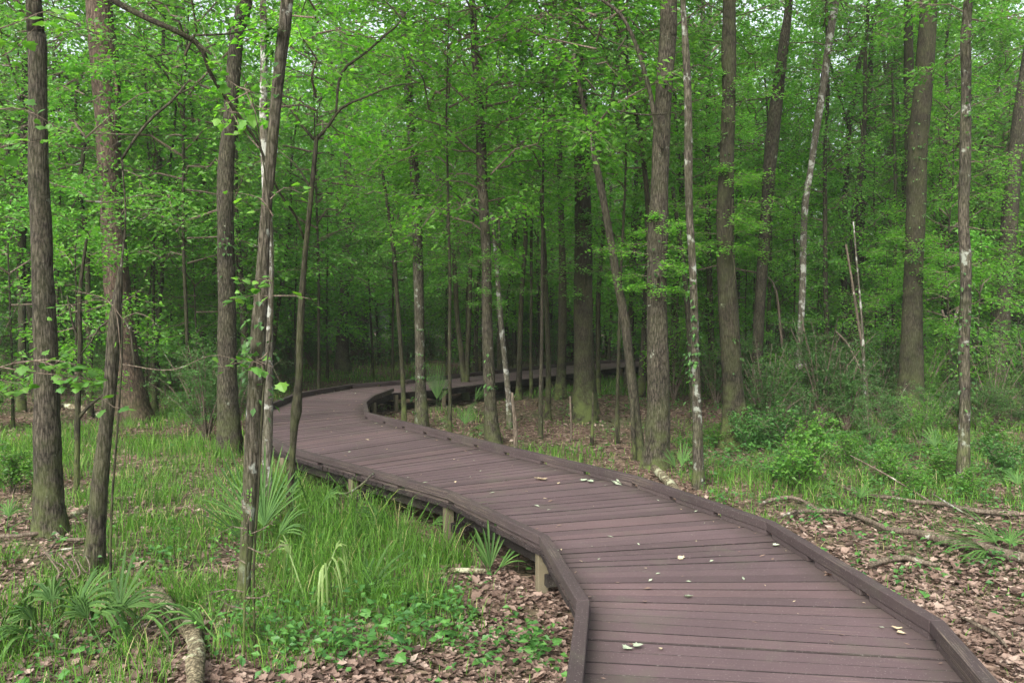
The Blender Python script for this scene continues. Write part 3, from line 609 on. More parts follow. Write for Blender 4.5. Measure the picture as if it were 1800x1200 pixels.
ptree('leaning_tree', 'dark short trunk leaning right in the gap left of the edge trunk', [(1706, 300, 12), (1692, 400, 14), (1680, 460, 15), (1671, 530, 16), (1664, 590, 18), (1660, 645, 21)], bk=B_DARK, stub=True, crown=[(CR, 3, 6.5, 1.3, 2)])
ptree('dead_stem', 'pale bare stick leaning left below the largest right trunk', [(1684, 540, 5), (1676, 575, 6), (1668, 620, 7), (1655, 670, 8), (1640, 725, 9)], bk=B_DEAD, stub=True, branches=[[(1668, 612, 5), (1664, 575, 5), (1656, 545, 4)]])
ptree('sweetgum_tree', 'dark trunk behind the left side of the broad dark trunk, crossing the distant walk', [(983, 200, 10), (984, 300, 11), (987, 400, 12), (989, 500, 15), (988, 600, 17), (985, 706, 20)], bk=B_DARK, stub=True, crown=[(CR, 1, 4.5, 1, 0)])
ptree('sapling', 'slender dark stem just left of the trunk crossing the distant walk', [(950, 330, 6), (956, 420, 8), (960, 520, 9), (964, 640, 10), (963, 735, 11)], bk=B_DARK, crown=[(SP, 3, 3.6, 1.3, 0)], stub=True)
ptree('sapling', 'very thin dark pole between the pale broken stem and the slender dark stem', [(936, 330, 4), (934, 420, 5), (934, 520, 5), (933, 600, 6), (934, 700, 7)], bk=B_DARK, crown=[(SP, 1, 4.5, 1.3, 0)], stub=True)
ptree('dead_stem', 'short upright pale stick in brown litter left of the broad dark trunk', [(1002, 697, 3), (1003, 720, 4), (1004, 745, 4), (1004, 772, 5)], bk=B_DEAD, stub=True)
ptree('dead_stem', 'short upright mossy stick in brown litter right of the broad dark trunk', [(1042, 690, 4), (1042, 720, 4), (1041, 745, 5), (1040, 775, 6)], bk=B_DARK, stub=True)
ptree('sweetgum_tree', 'dark slim tree at the far left edge behind the largest left trunk', [(44, 100, 10), (42, 250, 12), (40, 380, 14), (37, 480, 14), (39, 580, 13), (37, 725, 15)], bk=B_DARK, stub=True, crown=[(CR, 2, 3.4, 1, 0)])
ptree('dead_stem', 'pale thin forked dead stem standing in the thicket below the V forked tree', [(1487, 430, 4), (1497, 490, 4), (1508, 560, 5), (1517, 620, 6), (1524, 690, 7), (1526, 742, 7)], bk=B_DEAD, stub=True, branches=[[(1524, 680, 5), (1508, 640, 4), (1490, 605, 4), (1470, 583, 3)]])
ptree('dead_stem', 'thin whitish crooked pole in the thicket right of the palest trunk', [(1500, 390, 2.5), (1506, 460, 3), (1513, 540, 4), (1518, 620, 5), (1521, 745, 5)], bk=B_PALE, stub=True)
ptree('sapling', 'slim dark tree in the gap between the two stout trunks right of centre', [(1246, 150, 9), (1243, 300, 10), (1246, 450, 11), (1249, 560, 12), (1252, 700, 14)], bk=B_DARK, stub=True, crown=[(CR, 4, 4.2, .9, 0)])
ptree('sapling', 'two-tone crooked stem standing left of the palest trunk near the ground', [(1350, 420, 6), (1362, 500, 7), (1372, 560, 7), (1384, 640, 8), (1392, 700, 9)], bk=B_LICH, stub=True, crown=[(SP, 2, 3.6, 1.2, 1)])

# understory trees with crowns, placed where the photograph shows their foliage
GU = 'understory trees filling the background'; GC = 'tall canopy trees far back in the wood'
LU = 'slim leafy understory tree in the green background between the named trunks'
LC = 'tall canopy tree standing far back in the hazy green wood'
rgt = np.random.default_rng(21)
def clear(x, y, d, lst):
    return all((x - a) ** 2 + (y - b) ** 2 > d * d for a, b in lst)
k = 0; tries = 0
while k < 170 and tries < 5000:
    tries += 1
    Y = 15 + 45 * rgt.random() ** .85; X = rgt.uniform(-.78, .78) * (Y + 4)
    px = 900 + F * X / Y
    if in_walk([X], [Y], 1.0)[0] or not clear(X, Y, 1.4 + Y * .02, LIB_TREES + TREE_XY): continue
    if Y < 20 and 480 < px < 1130: continue          # the clearing round the bends
    if Y < 23 and px >= 1130: continue
    if Y < 18.5 and px < 480: continue
    if 440 < px < 780 and Y < 34: continue
    if 1370 < px < 1440 and rgt.random() < .7: continue
    lib_tree(X, Y, 'u', int(rgt.integers(0, 60)), rgt.uniform(.75, 1.35), rgt.uniform(0, 6.28), LU, GU, hc=(None if Y < 22 else rgt.uniform(.7, 2.4)), tilt=(rgt.normal(0, .05), rgt.normal(0, .05))); k += 1
k = 0; tries = 0
while k < 78 and tries < 5000:
    tries += 1
    Y = 36 + 38 * rgt.random() ** .9; X = rgt.uniform(-.8, .8) * (Y + 4)
    px = 900 + F * X / Y
    if in_walk([X], [Y], 1.0)[0] or not clear(X, Y, 1.6, LIB_TREES + TREE_XY): continue
    if 1375 < px < 1430 and rgt.random() < .8: continue
    if px < 700 and rgt.random() < .45: continue
    if 440 < px < 800 and Y < 50: continue
    lib_tree(X, Y, 'c', int(rgt.integers(0, 60)), rgt.uniform(.8, 1.25), rgt.uniform(0, 6.28), LC, GC, tilt=(rgt.normal(0, .03), rgt.normal(0, .03)), name='canopy_tree'); k += 1
# poles without crowns of their own at this height: thin trunks crowding the dim lower background
k = 0; tries = 0
while k < 90 and tries < 5000:
    tries += 1
    Y = 18 + 32 * rgt.random(); X = rgt.uniform(-.66, .66) * (Y + 2)
    if in_walk([X], [Y], .5)[0] or not clear(X, Y, .9, LIB_TREES + TREE_XY): continue
    px = 900 + F * X / Y
    if 470 < px < 800 and Y < 33: continue
    e = empty('pole_tree', (X, Y, float(gh(X, Y))), rgt.uniform(0, 6.28)); s = rgt.uniform(.8, 1.3); e.scale = (s * rgt.uniform(.6, 1.3),) * 2 + (s,)
    e.rotation_euler = (rgt.normal(0, .06), rgt.normal(0, .06), rgt.uniform(0, 6.28))
    tag(e, 'thin dark pole-like tree with a small tuft of leaves in the dim background', 'tree', 'thin pole trees in the dim background')
    link('trunk', TK[int(rgt.integers(0, 6))], e); w, l = SP[k % 4]
    hq = float(rgt.choice([5.8, 1.6, 2.4])); link('branches', w, e, (0, 0, hq)); link('crown', l, e, (0, 0, hq)); LIB_TREES.append((X, Y)); k += 1

# the far wood behind everything: one mass of leaves and limbs nobody could count
def far_wood():
    rg = np.random.default_rng(5); mb = MB(); n = 3000
    for c in range(n):
        Y = rg.uniform(62, 92); X = rg.uniform(-1, 1) * (Y * .85 + 5); Z = rg.uniform(.3, 34) * (1 if rg.random() < .85 else .4)
        if rg.random() < .4: Z *= .5
        m = 46; s = rg.uniform(.9, 2.1)
        C = np.array([X, Y, Z]) + rg.normal(0, 1, (m, 3)) * np.array([s, s, s * .45])
        C[:, 2] = np.maximum(C[:, 2], .05)
        D = np.stack([rg.normal(0, 1, m), rg.normal(0, 1, m), rg.normal(-.2, .4, m)], -1)
        N = np.stack([rg.normal(0, .5, m), rg.normal(0, .5, m), np.ones(m)], -1)
        leaves(mb, C, D, N, rg.uniform(.3, .55, m), rg.uniform(.2, .36, m), .15, .1)
    tag(mb.build('far_wood', M_FAR), 'distant mass of green woodland foliage closing the view', 'woodland', kind='stuff')
far_wood()
for j in range(34):
    px, Y = (rgt.uniform(770, 1130) if j < 18 else rgt.uniform(1180, 1780)), rgt.uniform(20.5, 33)
    X = (px - 900) / F * Y
    if in_walk([X], [Y], .3)[0]: continue
    w_ = rgt.uniform(5, 11) * 21 / Y; b_ = (600 - (0 - 0)) * 0 + 560 + 3030 / Y; lx = rgt.normal(0, 26)
    ptree('slim_tree', 'slim dark straggly trunk among the dim trees in front of and behind the distant walk', [(px + lx, 60 + rgt.uniform(0, 160), w_ * .6), (px + lx * .8 + rgt.normal(0, 6), 250, w_ * .75), (px + lx * .35 + rgt.normal(0, 6), 400, w_ * .9), (px + rgt.normal(0, 4), 530, w_), (px, b_, w_ * 1.25)], bk=B_DARK, stub=True, sides=7, depth=Y, group='slim dark trunks around the distant walk',
          branches=[[(px + rgt.normal(0, 3), 420, w_ * .4), (px + rgt.choice([-1, 1]) * 22, 360, w_ * .3), (px + rgt.choice([-1, 1]) * 50, 320, w_ * .2)]])
for j, (px, Y, s_, kx) in enumerate([(20, 15.5, 1.1, 0), (130, 13.2, .9, 1), (255, 19.5, 1.3, 2), (300, 22, 1.4, 3), (345, 18.5, 1.1, 0), (375, 24, 1.5, 1), (520, 24.5, 1.4, 2), (575, 27, 1.6, 3), (655, 29, 1.7, 0), (790, 31, 1.7, 1), (850, 34, 1.9, 2), (905, 33, 1.6, 3), (970, 36, 2, 0), (1050, 34, 1.8, 1), (1110, 24, 1.4, 2), (1190, 21, 1.1, 3), (1250, 24, 1.3, 0),
    (1310, 21, 1.0, 1), (1365, 21, .9, 2), (1435, 21, 1.0, 3), (1500, 25, 1.15, 0), (1560, 19.5, .9, 1), (1625, 21, 1.2, 2), (1665, 17, .9, 3), (1720, 18, 1.0, 0), (1790, 24, 1.3, 1), (60, 22, 1.5, 3), (190, 25, 1.6, 0), (450, 27, 1.6, 2), (1400, 25, 1.6, 1), (1690, 27, 1.6, 2)]):
    X = (px - 900) / F * Y
    if in_walk([X], [Y], .3)[0]: continue
    e = empty('young_tree', (X, Y, float(gh(X, Y))), j * 1.7); e.scale = (s_, s_, s_); tag(e, 'young leafy tree only a few metres tall among the bigger trunks', 'tree', 'young leafy trees among the trunks')
    link('trunk', TK[j % 6], e).scale = (.3, .3, .42)
    w, l = SP[kx]; link('branches', w, e, (0, 0, .9)); link('crown', l, e, (0, 0, .9)); LIB_TREES.append((X, Y))
def low_brush():
    rg = np.random.default_rng(6); mb = MB()
    for c in range(1500):
        Y = rg.uniform(36, 64); X = rg.uniform(-1, 1) * (Y * .75 + 3)
        if in_walk([X], [Y], .6)[0]: continue
        Z = 4.2 * rg.random() ** 1.6; m = 40; s = rg.uniform(.4, .9)
        C = np.array([X, Y, Z]) + rg.normal(0, 1, (m, 3)) * np.array([s, s, s * .5]); C[:, 2] = np.abs(C[:, 2])
        D = np.stack([rg.normal(0, 1, m), rg.normal(0, 1, m), rg.normal(0, .4, m)], -1); N = np.stack([rg.normal(0, .5, m), rg.normal(0, .5, m), np.ones(m)], -1)
        leaves(mb, C, D, N, rg.uniform(.12, .26, m), rg.uniform(.09, .16, m), .15, .1)
    tag(mb.build('low_brush', M_SHRUB), 'far low brush closing the gaps between distant trunks', 'undergrowth', kind='stuff')
low_brush()
for j, (px, Y, hc, s_, lb) in enumerate([(790, 13.6, 4.2, .75, 'leafy understory tree behind the kerb between the bend and the mossy-footed tree'), (950, 14.5, 4.0, .8, 'leafy understory tree between the mossy-footed tree and the broad dark trunk'),
    (1085, 14, 4.4, .75, 'leafy understory tree just right of the broad dark trunk'), (270, 18.6, 3.2, .9, 'leafy understory tree behind the huge pine, toward the bending trunk'), (100, 18.5, 2.8, .9, 'leafy understory tree behind and right of the largest left trunk'),
    (330, 17, 3, 1, 'leafy understory tree left of the bending trunk, over the grass'), (1395, 21, 2.6, .7, 'leafy understory tree left of the palest trunk, rising from the thicket'), (1540, 24, 2.4, .9, 'leafy understory tree left of the scratched largest right trunk'),
    (1760, 23, 3.4, .9, 'leafy understory tree between the lichened trunk and the right edge trunk'), (1665, 19, 2.4, .7, 'leafy understory tree right of the scratched largest right trunk'), (560, 21, 3.0, 1, 'leafy understory tree beyond the kerb at the far left bend'),
    (690, 25, 3.4, 1, 'leafy understory tree beyond the far bend behind the light grey tree'), (1325, 21.0, 4.6, .6, 'leafy understory tree right of the stout vine-hung trunk')]):
    X = (px - 900) / F * Y
    lib_tree(X, Y, 'u', j, s_, j * 1.3, lb, None, hc=hc / s_, thin=.5)
    LIB_TREES[-1] = (X, Y)
# ------------------------------------------------------------------ shrubs
def shrub_lib(seed, H, Rr, ns, leaf, nper, m):
    rg = np.random.default_rng(seed); wd = MB(); lf = MB()
    for s in range(ns):
        az = rg.uniform(0, 6.28); rr = Rr * rg.uniform(.15, 1); h = H * rg.uniform(.45, 1.05)
        n = 6; t = np.linspace(0, 1, n); P = np.zeros((n, 4))
        P[:, 0] = np.cos(az) * rr * t**1.3; P[:, 1] = np.sin(az) * rr * t**1.3; P[:, 2] = h * (t - .12 * t**3) - .04 * (t == 0); P[:, :2] += rg.normal(0, .03, (n, 2)) * t[:, None]
        P[:, 3] = .009 * (1 - .75 * t) * (H / 1.5 + .3)
        tube(wd, P, 5, cap=False)
        for j in range(9):
            tt = rg.uniform(.3, 1); p0 = np.array([np.interp(tt, t, P[:, k]) for k in range(3)])
            a2 = rg.uniform(0, 6.28); l2 = rg.uniform(.15, .4) * H * .5; d2 = np.array([math.cos(a2), math.sin(a2), rg.uniform(-.1, .5)])
            q = np.zeros((3, 4)); q[:, :3] = p0 + d2 * l2 * np.array([0, .5, 1])[:, None]; q[:, 3] = (.003, .002, .001); tube(wd, q, 3, cap=False)
            u = rg.uniform(0, 1.05, nper); C = p0 + d2 * l2 * u[:, None] + rg.normal(0, .025, (nper, 3)) * (leaf / .04)
            D = np.stack([rg.normal(0, 1, nper), rg.normal(0, 1, nper), rg.normal(0, .4, nper)], -1)
            N = np.stack([rg.normal(0, .45, nper), rg.normal(0, .45, nper), np.ones(nper)], -1)
            ll = leaf * rg.uniform(.6, 1.25, nper); leaves(lf, C, D, N, ll, ll * .58, .2, .05)
    return wd.mesh('stems', B_TWIG), lf.mesh('foliage', m)
SH = [shrub_lib(500 + k, 1.5, .8, 16, .045, 26, (M_SHRUB, M_LEAF2, M_SHRUB)[k % 3]) for k in range(4)]
SL = [shrub_lib(520 + k, .55, .40, 11, .04, 14, (M_LEAF2, M_HERB, M_LEAF2)[k % 3]) for k in range(3)]
ST = [shrub_lib(540 + k, 3.0, 1.3, 18, .055, 34, (M_SHRUB, M_LEAF2)[k % 2]) for k in range(3)]
def shrub(x, y, lib, k, s, label, group=None, rz=None, name='shrub', cat='shrub'):
    e = empty(name, (x, y, float(gh(x, y)) - .01), random.uniform(0, 6.28) if rz is None else rz); e.scale = (s * random.uniform(.75, 1.1), s * random.uniform(.75, 1.1), s * random.uniform(.75, 1.15)); tag(e, label, cat, group)
    w, l = lib[k % len(lib)]; link('stems', w, e); link('foliage', l, e); return e
def pshrub(px, py, *a, **k):
    p = at_z(px, py, 0); return shrub(p.x, p.y, *a, **k)
GR = 'shrubs of the thicket on the right'
RS = np.random.default_rng(77)
for j, (px, py, lib, s) in enumerate([(1330, 760, SH, .9), (1385, 735, SH, 1.1), (1420, 770, SH, .85), (1450, 720, ST, .8), (1480, 755, SH, 1.0), (1500, 705, ST, .75), (1545, 730, SH, 1.2), (1570, 770, SH, .8), (1400, 690, ST, .9), (1350, 700, SH, 1.1), (1460, 680, ST, 1), (1540, 680, ST, .9), (1650, 760, SH, .8), (1620, 800, SH, .7), (1530, 800, SH, .6), (1430, 820, SL, 1.4), (1370, 800, SL, 1.4), (1640, 700, SH, .9), (1720, 760, SH, .7), (1780, 760, SH, .7), (1560, 850, SL, 1.2), (1735, 800, SL, 1.2), (1310, 800, SL, 1.3), (1260, 790, SL, 1), (1660, 850, SL, 1.1), (1760, 840, SL, 1.3), (1490, 830, SL, 1.2), (1600, 880, SL, .9), (1390, 850, SL, 1.2)]):
    pshrub(px, py, lib, j, s, 'small-leaved green shrub in the tangled thicket right of the boardwalk', GR)
for j, (px, py, lib, s, lb) in enumerate([
    (1410, 862, SL, 1.25, 'bushy bright green low shrub over the fallen branches right of the walk'),
    (290, 690, SH, .6, 'low pale-leaved shrub right of the huge pine base'),
    (1700, 880, SL, 1.0, 'low green shrub at the foot of the lichened mid-sized trunk on the right'),
    (20, 860, SL, 1.6, 'leafy low shrub at the left edge beside the largest left trunk'),
    (560, 655, SH, .75, 'light green bush beyond the kerb at the far left bend')]):
    pshrub(px, py, lib, j, s, lb)
k = 0
while k < 130:
    Y = 14 + 39 * RS.random() ** 1.1; X = RS.uniform(-.66, .66) * (Y + 2); px = 900 + F * X / Y
    if in_walk([X], [Y], .8)[0]: continue
    if (470 < px < 1130 and Y < 25) or (470 < px < 760 and Y < 30 and RS.random() < .6): continue
    lib, s = ((SH, RS.uniform(.7, 1.4)), (ST, RS.uniform(.6, 1.2)))[int(RS.random() < .5)]
    shrub(X, Y, lib, k, s, 'dim undergrowth shrub in the background between the tree feet', 'undergrowth shrubs in the background'); k += 1

# ------------------------------------------------------------------ palmettos
def frond(rg, L, spread, nl, droop, m, stem_len, az, el, W=.019, fold=.7):
    """one fan leaf with its stalk, base at origin"""
    mb = MB(); D = np.array([math.cos(az) * math.cos(el), math.sin(az) * math.cos(el), math.sin(el)])
    side = np.array([-math.sin(az), math.cos(az), 0]); up = np.cross(D, side) * -1
    if up[2] < 0: up = -up
    st = np.array([D * stem_len * t + np.array([0, 0, -.15 * stem_len * t * t * math.cos(el)]) for t in np.linspace(0, 1, 5)])
    P = np.hstack([st, np.linspace(.006, .004, 5)[:, None]]); tube(mb, P, 5)
    hub = st[-1]
    for k in range(nl):
        a = (k / (nl - 1) - .5) * 2 * spread; l = L * (1 - .35 * abs(a / spread) ** 2) * rg.uniform(.85, 1.08)
        d = D * math.cos(a) + side * math.sin(a) * .9 + up * (rg.normal(0, .06) - .35 * (1 - math.cos(a))); d = d / np.linalg.norm(d)
        s = np.cross(d, up); s /= np.linalg.norm(s)
        V = []; U = []; T = np.linspace(0, 1, 6); dr = droop * rg.uniform(.7, 1.6) + .15 * abs(a)
        for t in T:
            c = hub + d * l * t * (1 - .15 * dr * t) + np.array([0, 0, -1]) * l * dr * t ** 2.2
            w = W * (.35 + 1.2 * t) * (1 - t) ** .55 * 1.25 + .0008
            V += [c - s * w * .5 + up * w * .18, c, c + s * w * .5 + up * w * .18]
        Fq = []
        for q in range(5):
            for h in (0, 1): Fq.append([q * 3 + h, q * 3 + h + 1, q * 3 + h + 4, q * 3 + h + 3])
        mb.add(V, Fq)
    return mb.mesh('frond', m, False)
def palmetto(px, py, fr, label, seed, m=M_PALM, s=1.0):
    p = at_z(px, py, 0); rg = np.random.default_rng(seed)
    e = empty('palmetto', (p.x, p.y, float(gh(p.x, p.y)) - .02)); e.scale = (s, s, s); tag(e, label, 'palmetto')
    for (az, el, L, spread, nl, droop, stem, *mm) in fr:
        L *= 1.25; nl = int(nl * 1.25)
        link('frond', frond(rg, L, spread, nl, droop, mm[0] if mm else m, stem, R(az), R(el)), e)
PI = math.pi
palmetto(100, 1130, [(170, 55, .42, .8, 14, 1.0, .24), (130, 70, .36, .9, 12, .8, .28), (50, 65, .32, 1.1, 14, .3, .24), (10, 50, .46, .7, 12, 1.1, .28), (210, 50, .4, .8, 12, .9, .18)], 'spreading palmetto at the lower left corner, its fans drooping sideways', 1, s=1.25)
palmetto(190, 1135, [(160, 55, .42, .8, 12, .75, .25), (20, 50, .48, .8, 12, .8, .25), (80, 65, .35, 1.2, 14, .3, .25)], 'arching palmetto between the corner palmetto and the lichened log', 2, s=1.15)
palmetto(390, 1135, [(160, 45, .3, .7, 8, .55, .14), (-20, 35, .34, .6, 7, .6, .14)], 'small palmetto just right of the lichened log', 3, s=1.4)
palmetto(462, 985, [(135, 62, .62, .85, 15, .05, .38), (100, 75, .62, .8, 14, .05, .34), (160, 48, .55, .6, 10, .08, .3), (40, 60, .42, .9, 12, .4, .3)], 'tall palmetto with long straight fans behind the nearest slender trunk', 4)
palmetto(520, 960, [(110, 62, .38, .6, 7, .95, .45), (30, 60, .36, .7, 8, .9, .42), (170, 58, .34, .6, 7, .9, .4)], 'pale palmetto with folded drooping blades at the foot of the knobbly sapling', 5, s=1.25)
palmetto(545, 1075, [(30, 68, .36, .5, 5, 1.3, .42, M_PALMY), (150, 66, .38, .45, 5, 1.2, .4, M_PALMY), (-50, 62, .34, .5, 5, 1.1, .38, M_PALMY)], 'yellowing palmetto with limp hanging blades in the left grass', 6, s=1.15)
palmetto(715, 960, [(150, 45, .36, .9, 12, .35, .24), (20, 42, .38, .7, 10, .6, .24)], 'bent fan palmetto in the grass under the left deck edge', 7, s=1.25)
palmetto(625, 1080, [(10, 25, .48, .8, 12, .3, .14), (60, 45, .32, .9, 10, .25, .14), (-40, 20, .36, .7, 8, .3, .12)], 'low palmetto with one long fan pointing right in the left grass', 8, s=1.35)
palmetto(862, 1025, [(100, 78, .30, .5, 6, .05, .08), (30, 48, .30, .5, 7, .2, .1), (150, 70, .26, .4, 4, .05, .08)], 'small upright palmetto seedling beside the support post', 9, s=1.15)
palmetto(672, 722, [(60, 50, .40, .8, 9, .9, .3), (130, 45, .36, .8, 9, .9, .3), (-10, 45, .4, .7, 9, .8, .3)], 'pale dry palmetto tucked under the inner bend of the walk', 10, M_PALMY)
palmetto(768, 722, [(95, 72, .75, .5, 12, .02, .3), (70, 60, .6, .5, 9, .1, .3)], 'upright palmetto just right of the light grey tree at the bend', 11)
palmetto(812, 765, [(20, 35, .5, .9, 12, .4, .25), (70, 60, .5, .8, 10, .25, .25), (150, 45, .45, .9, 10, .4, .25), (-40, 25, .4, .8, 9, .4, .2)], 'broad bluish palmetto between the bend and the mossy-footed tree', 12)
palmetto(828, 725, [(20, 62, .6, .5, 12, .35, .35), (60, 60, .5, .4, 9, .35, .35)], 'dark upright palmetto fan behind the mossy-footed tree', 13)
palmetto(1775, 985, [(170, 30, .5, 1.1, 15, .25, .2), (110, 45, .45, 1.1, 14, .3, .2), (215, 18, .42, 1.0, 13, .2, .2), (60, 40, .45, 1, 12, .4, .2)], 'dark green palmetto fanning out at the right edge over the thick branch', 14)
palmetto(1800, 905, [(150, 62, .5, .8, 12, .7, .35), (80, 60, .5, .8, 12, .7, .35)], 'arching palmetto at the right edge above the fallen branches', 15)
palmetto(1650, 815, [(150, 40, .5, .9, 11, .4, .3), (30, 45, .5, .9, 11, .4, .3), (85, 60, .4, .9, 10, .3, .3)], 'grey-green palmetto in the grass left of the lichened right trunk', 16)
palmetto(1500, 890, [(140, 45, .4, .8, 10, .4, .2), (40, 45, .4, .8, 10, .4, .2)], 'small palmetto in the grass above the long fallen branch', 17)
palmetto(1790, 745, [(160, 45, .6, .9, 11, .4, .35), (90, 55, .6, .9, 11, .4, .35)], 'distant palmetto right of the leaning edge trunk', 18)
palmetto(10, 925, [(30, 35, .35, .7, 8, .5, .2), (110, 45, .35, .8, 9, .4, .2)], 'small palmetto at the left edge left of the largest left trunk', 19)
palmetto(1195, 835, [(60, 62, .35, .5, 7, .1, .15), (120, 55, .3, .5, 6, .15, .15)], 'little palmetto between the big furrowed tree and the slim grey trunk', 20)

FALLEN = []
# ------------------------------------------------------------------ fallen logs and branches
def fallen(name, label, pts, bk=B_DEAD, side=(), lift=.5, cat='fallen branch', sides=8, rough=.1):
    P = []
    for q in pts:
        x, y, w = q[:3]; h = q[3] if len(q) > 3 else 0
        p = at_z(x, y, h); r = w * 1.0 * p.y / F / 2
        z = float(gh(p.x, p.y)) + r * lift + .05 if len(q) < 4 else h
        P.append([p.x, p.y, z, r])
    P = np.array(P); O = P[0].copy(); O[3] = 0; P0 = catmull(P, .12); FALLEN.append(P0[:, :2])
    root = empty(name, O[:3]); tag(root, label, cat)
    mb = MB(); tube(mb, catmull(P - O, .06), sides, rough); mb.build('limb', bk, root, True)
    for s in side:
        S = []
        for q in s:
            p = at_z(q[0], q[1], q[3] if len(q) > 3 else .03); S.append([p.x, p.y, p.z, q[2] * p.y / F / 2])
        mb = MB(); tube(mb, catmull(np.array(S) - O, .06), 6, .08); mb.build('twig', bk, root, True)
    return root
fallen('log', 'thick lichen-covered log lying in the grass at the lower left', [(272, 1045, 19), (290, 1066, 24), (300, 1078, 20), (316, 1102, 24), (336, 1126, 28), (341, 1140, 25), (347, 1170, 28), (343, 1195, 31), (345, 1215, 27), (338, 1245, 29)], B_LOG, cat='log', sides=16, rough=.16)
fallen('fallen_branch', 'long winding fallen branch thickening towards the right edge', [(1388, 908, 6), (1405, 897, 8), (1440, 895, 9), (1485, 902, 8), (1525, 918, 8), (1565, 937, 9), (1605, 948, 10), (1640, 960, 15), (1680, 969, 17), (1725, 978, 18), (1760, 992, 19), (1810, 1003, 20), (1870, 1020, 20)], B_DEAD, side=[[(1400, 897, 6), (1380, 905, 5), (1362, 912, 4)], [(1430, 894, 3), (1410, 880, 2.5), (1390, 875, 2)]])
fallen('fallen_branch', 'orange-barked fallen branch rising leftward through the shrubs on the right', [(1395, 815, 4), (1450, 845, 5), (1490, 865, 6), (1525, 880, 7), (1565, 886, 7), (1610, 893, 8), (1655, 902, 8), (1700, 915, 8), (1745, 920, 9), (1790, 925, 9)], B_DEAD, side=[[(1665, 900, 4), (1620, 872, 4, .1), (1560, 835, 3, .25), (1495, 800, 2, .4)]])
fallen('fallen_branch', 'short grey branch in the grass just behind the right kerb corner', [(1335, 882, 6), (1360, 876, 7), (1390, 876, 7), (1420, 884, 5), (1440, 895, 4)], B_DEAD)
fallen('fallen_branch', 'half-buried root-like branch in brown litter beside the right kerb', [(1528, 1003, 8), (1555, 997, 10), (1590, 994, 10), (1625, 1000, 8), (1650, 1003, 5)], B_DEAD)
fallen('fallen_branch', 'dark twig in litter beside the near right kerb', [(1690, 1095, 5), (1725, 1110, 8), (1752, 1122, 7), (1770, 1140, 4)], B_DEAD)
fallen('log', 'short broken log end leaning at the kerb below the big furrowed tree', [(1150, 822, 14, .10), (1170, 842, 16, .07), (1192, 865, 15, .04), (1215, 885, 12, .02)], B_LOG, cat='log', sides=10)
fallen('fallen_branch', 'mossy branch lying right of the leaning half-dead trunk', [(105, 920, 9), (135, 910, 10), (170, 895, 9), (205, 882, 9), (243, 876, 6)], B_LOG)
fallen('fallen_branch', 'pale crooked branch across the feet of the two nearest left trunks', [(-30, 948, 6), (30, 950, 7), (90, 944, 7), (105, 950, 7), (125, 955, 6), (150, 957, 5)], B_DEAD, side=[[(100, 950, 4), (80, 975, 3), (62, 1000, 2)], [(130, 955, 3), (145, 945, 3), (160, 940, 2)]])
fallen('fallen_branch', 'thin pale twig with side shoots in the litter at the far left', [(60, 1042, 3), (100, 1032, 3), (130, 1030, 4), (155, 1025, 3)], B_DEAD, side=[[(100, 1032, 2), (125, 1015, 2), (140, 1000, 1.5)]])
fallen('stick', 'pale curved stick leaning against the left deck edge', [(590, 868, 3, .2), (612, 866, 4, .3), (635, 852, 4, .44), (652, 835, 3, .5), (661, 828, 2, .52)], B_PALE, cat='stick')
fallen('log', 'short mossy stick in the litter left of the support post', [(788, 1028, 8), (815, 1029, 10), (852, 1030, 9)], B_LOG, cat='log')
fallen('log', 'far mossy log beside the huge pine base', [(110, 722, 10), (140, 724, 12), (176, 730, 10)], B_LOG, cat='log')
fallen('fallen_branch', 'long straight dead branch lying on far ground behind the light grey tree', [(745, 640, 3), (780, 642, 3), (830, 648, 2.5)], B_DEAD)
fallen('fallen_branch', 'slanting dead branch on the ground at the right edge', [(1760, 743, 6, .05), (1785, 728, 6, .1), (1812, 712, 6, .15)], B_DEAD)
fallen('fallen_branch', 'bare grey branch poking over the grass right of the long winding branch', [(1640, 868, 3, .25), (1690, 898, 3, .1), (1735, 920, 4, .03)], B_PALE)
fallen('brush_pile', 'loose pile of thin grey twigs at the mossy foot of the leaning half-dead trunk', [(60, 985, 3), (95, 975, 4), (140, 970, 3)], B_DEAD, cat='twigs', side=[[(70 + i * 11, 960 + (i * 37) % 25, 2.4, .12), (95 + i * 9, 985 + (i * 23) % 30, 2.4, .14), (110 + i * 10 - (i % 3) * 30, 1015 + (i * 17) % 20, 1.6, .02)] for i in range(8)])
# the horizontal vine-like branches strung between trunks
ptree('bare_sapling', 'thin pale bare stem arching level across the trunks at mid picture', [(960, 480, 1.6), (1000, 480, 1.8), (1045, 478, 2), (1090, 470, 2.2), (1130, 465, 2.4), (1190, 474, 2.6), (1232, 474, 2.8), (1262, 466, 3), (1300, 474, 3.2), (1345, 484, 3.6), (1364, 510, 4), (1372, 580, 5), (1378, 640, 5.5), (1380, 715, 6)], bk=B_TWIG, stub=True, sides=7, rough=.05)

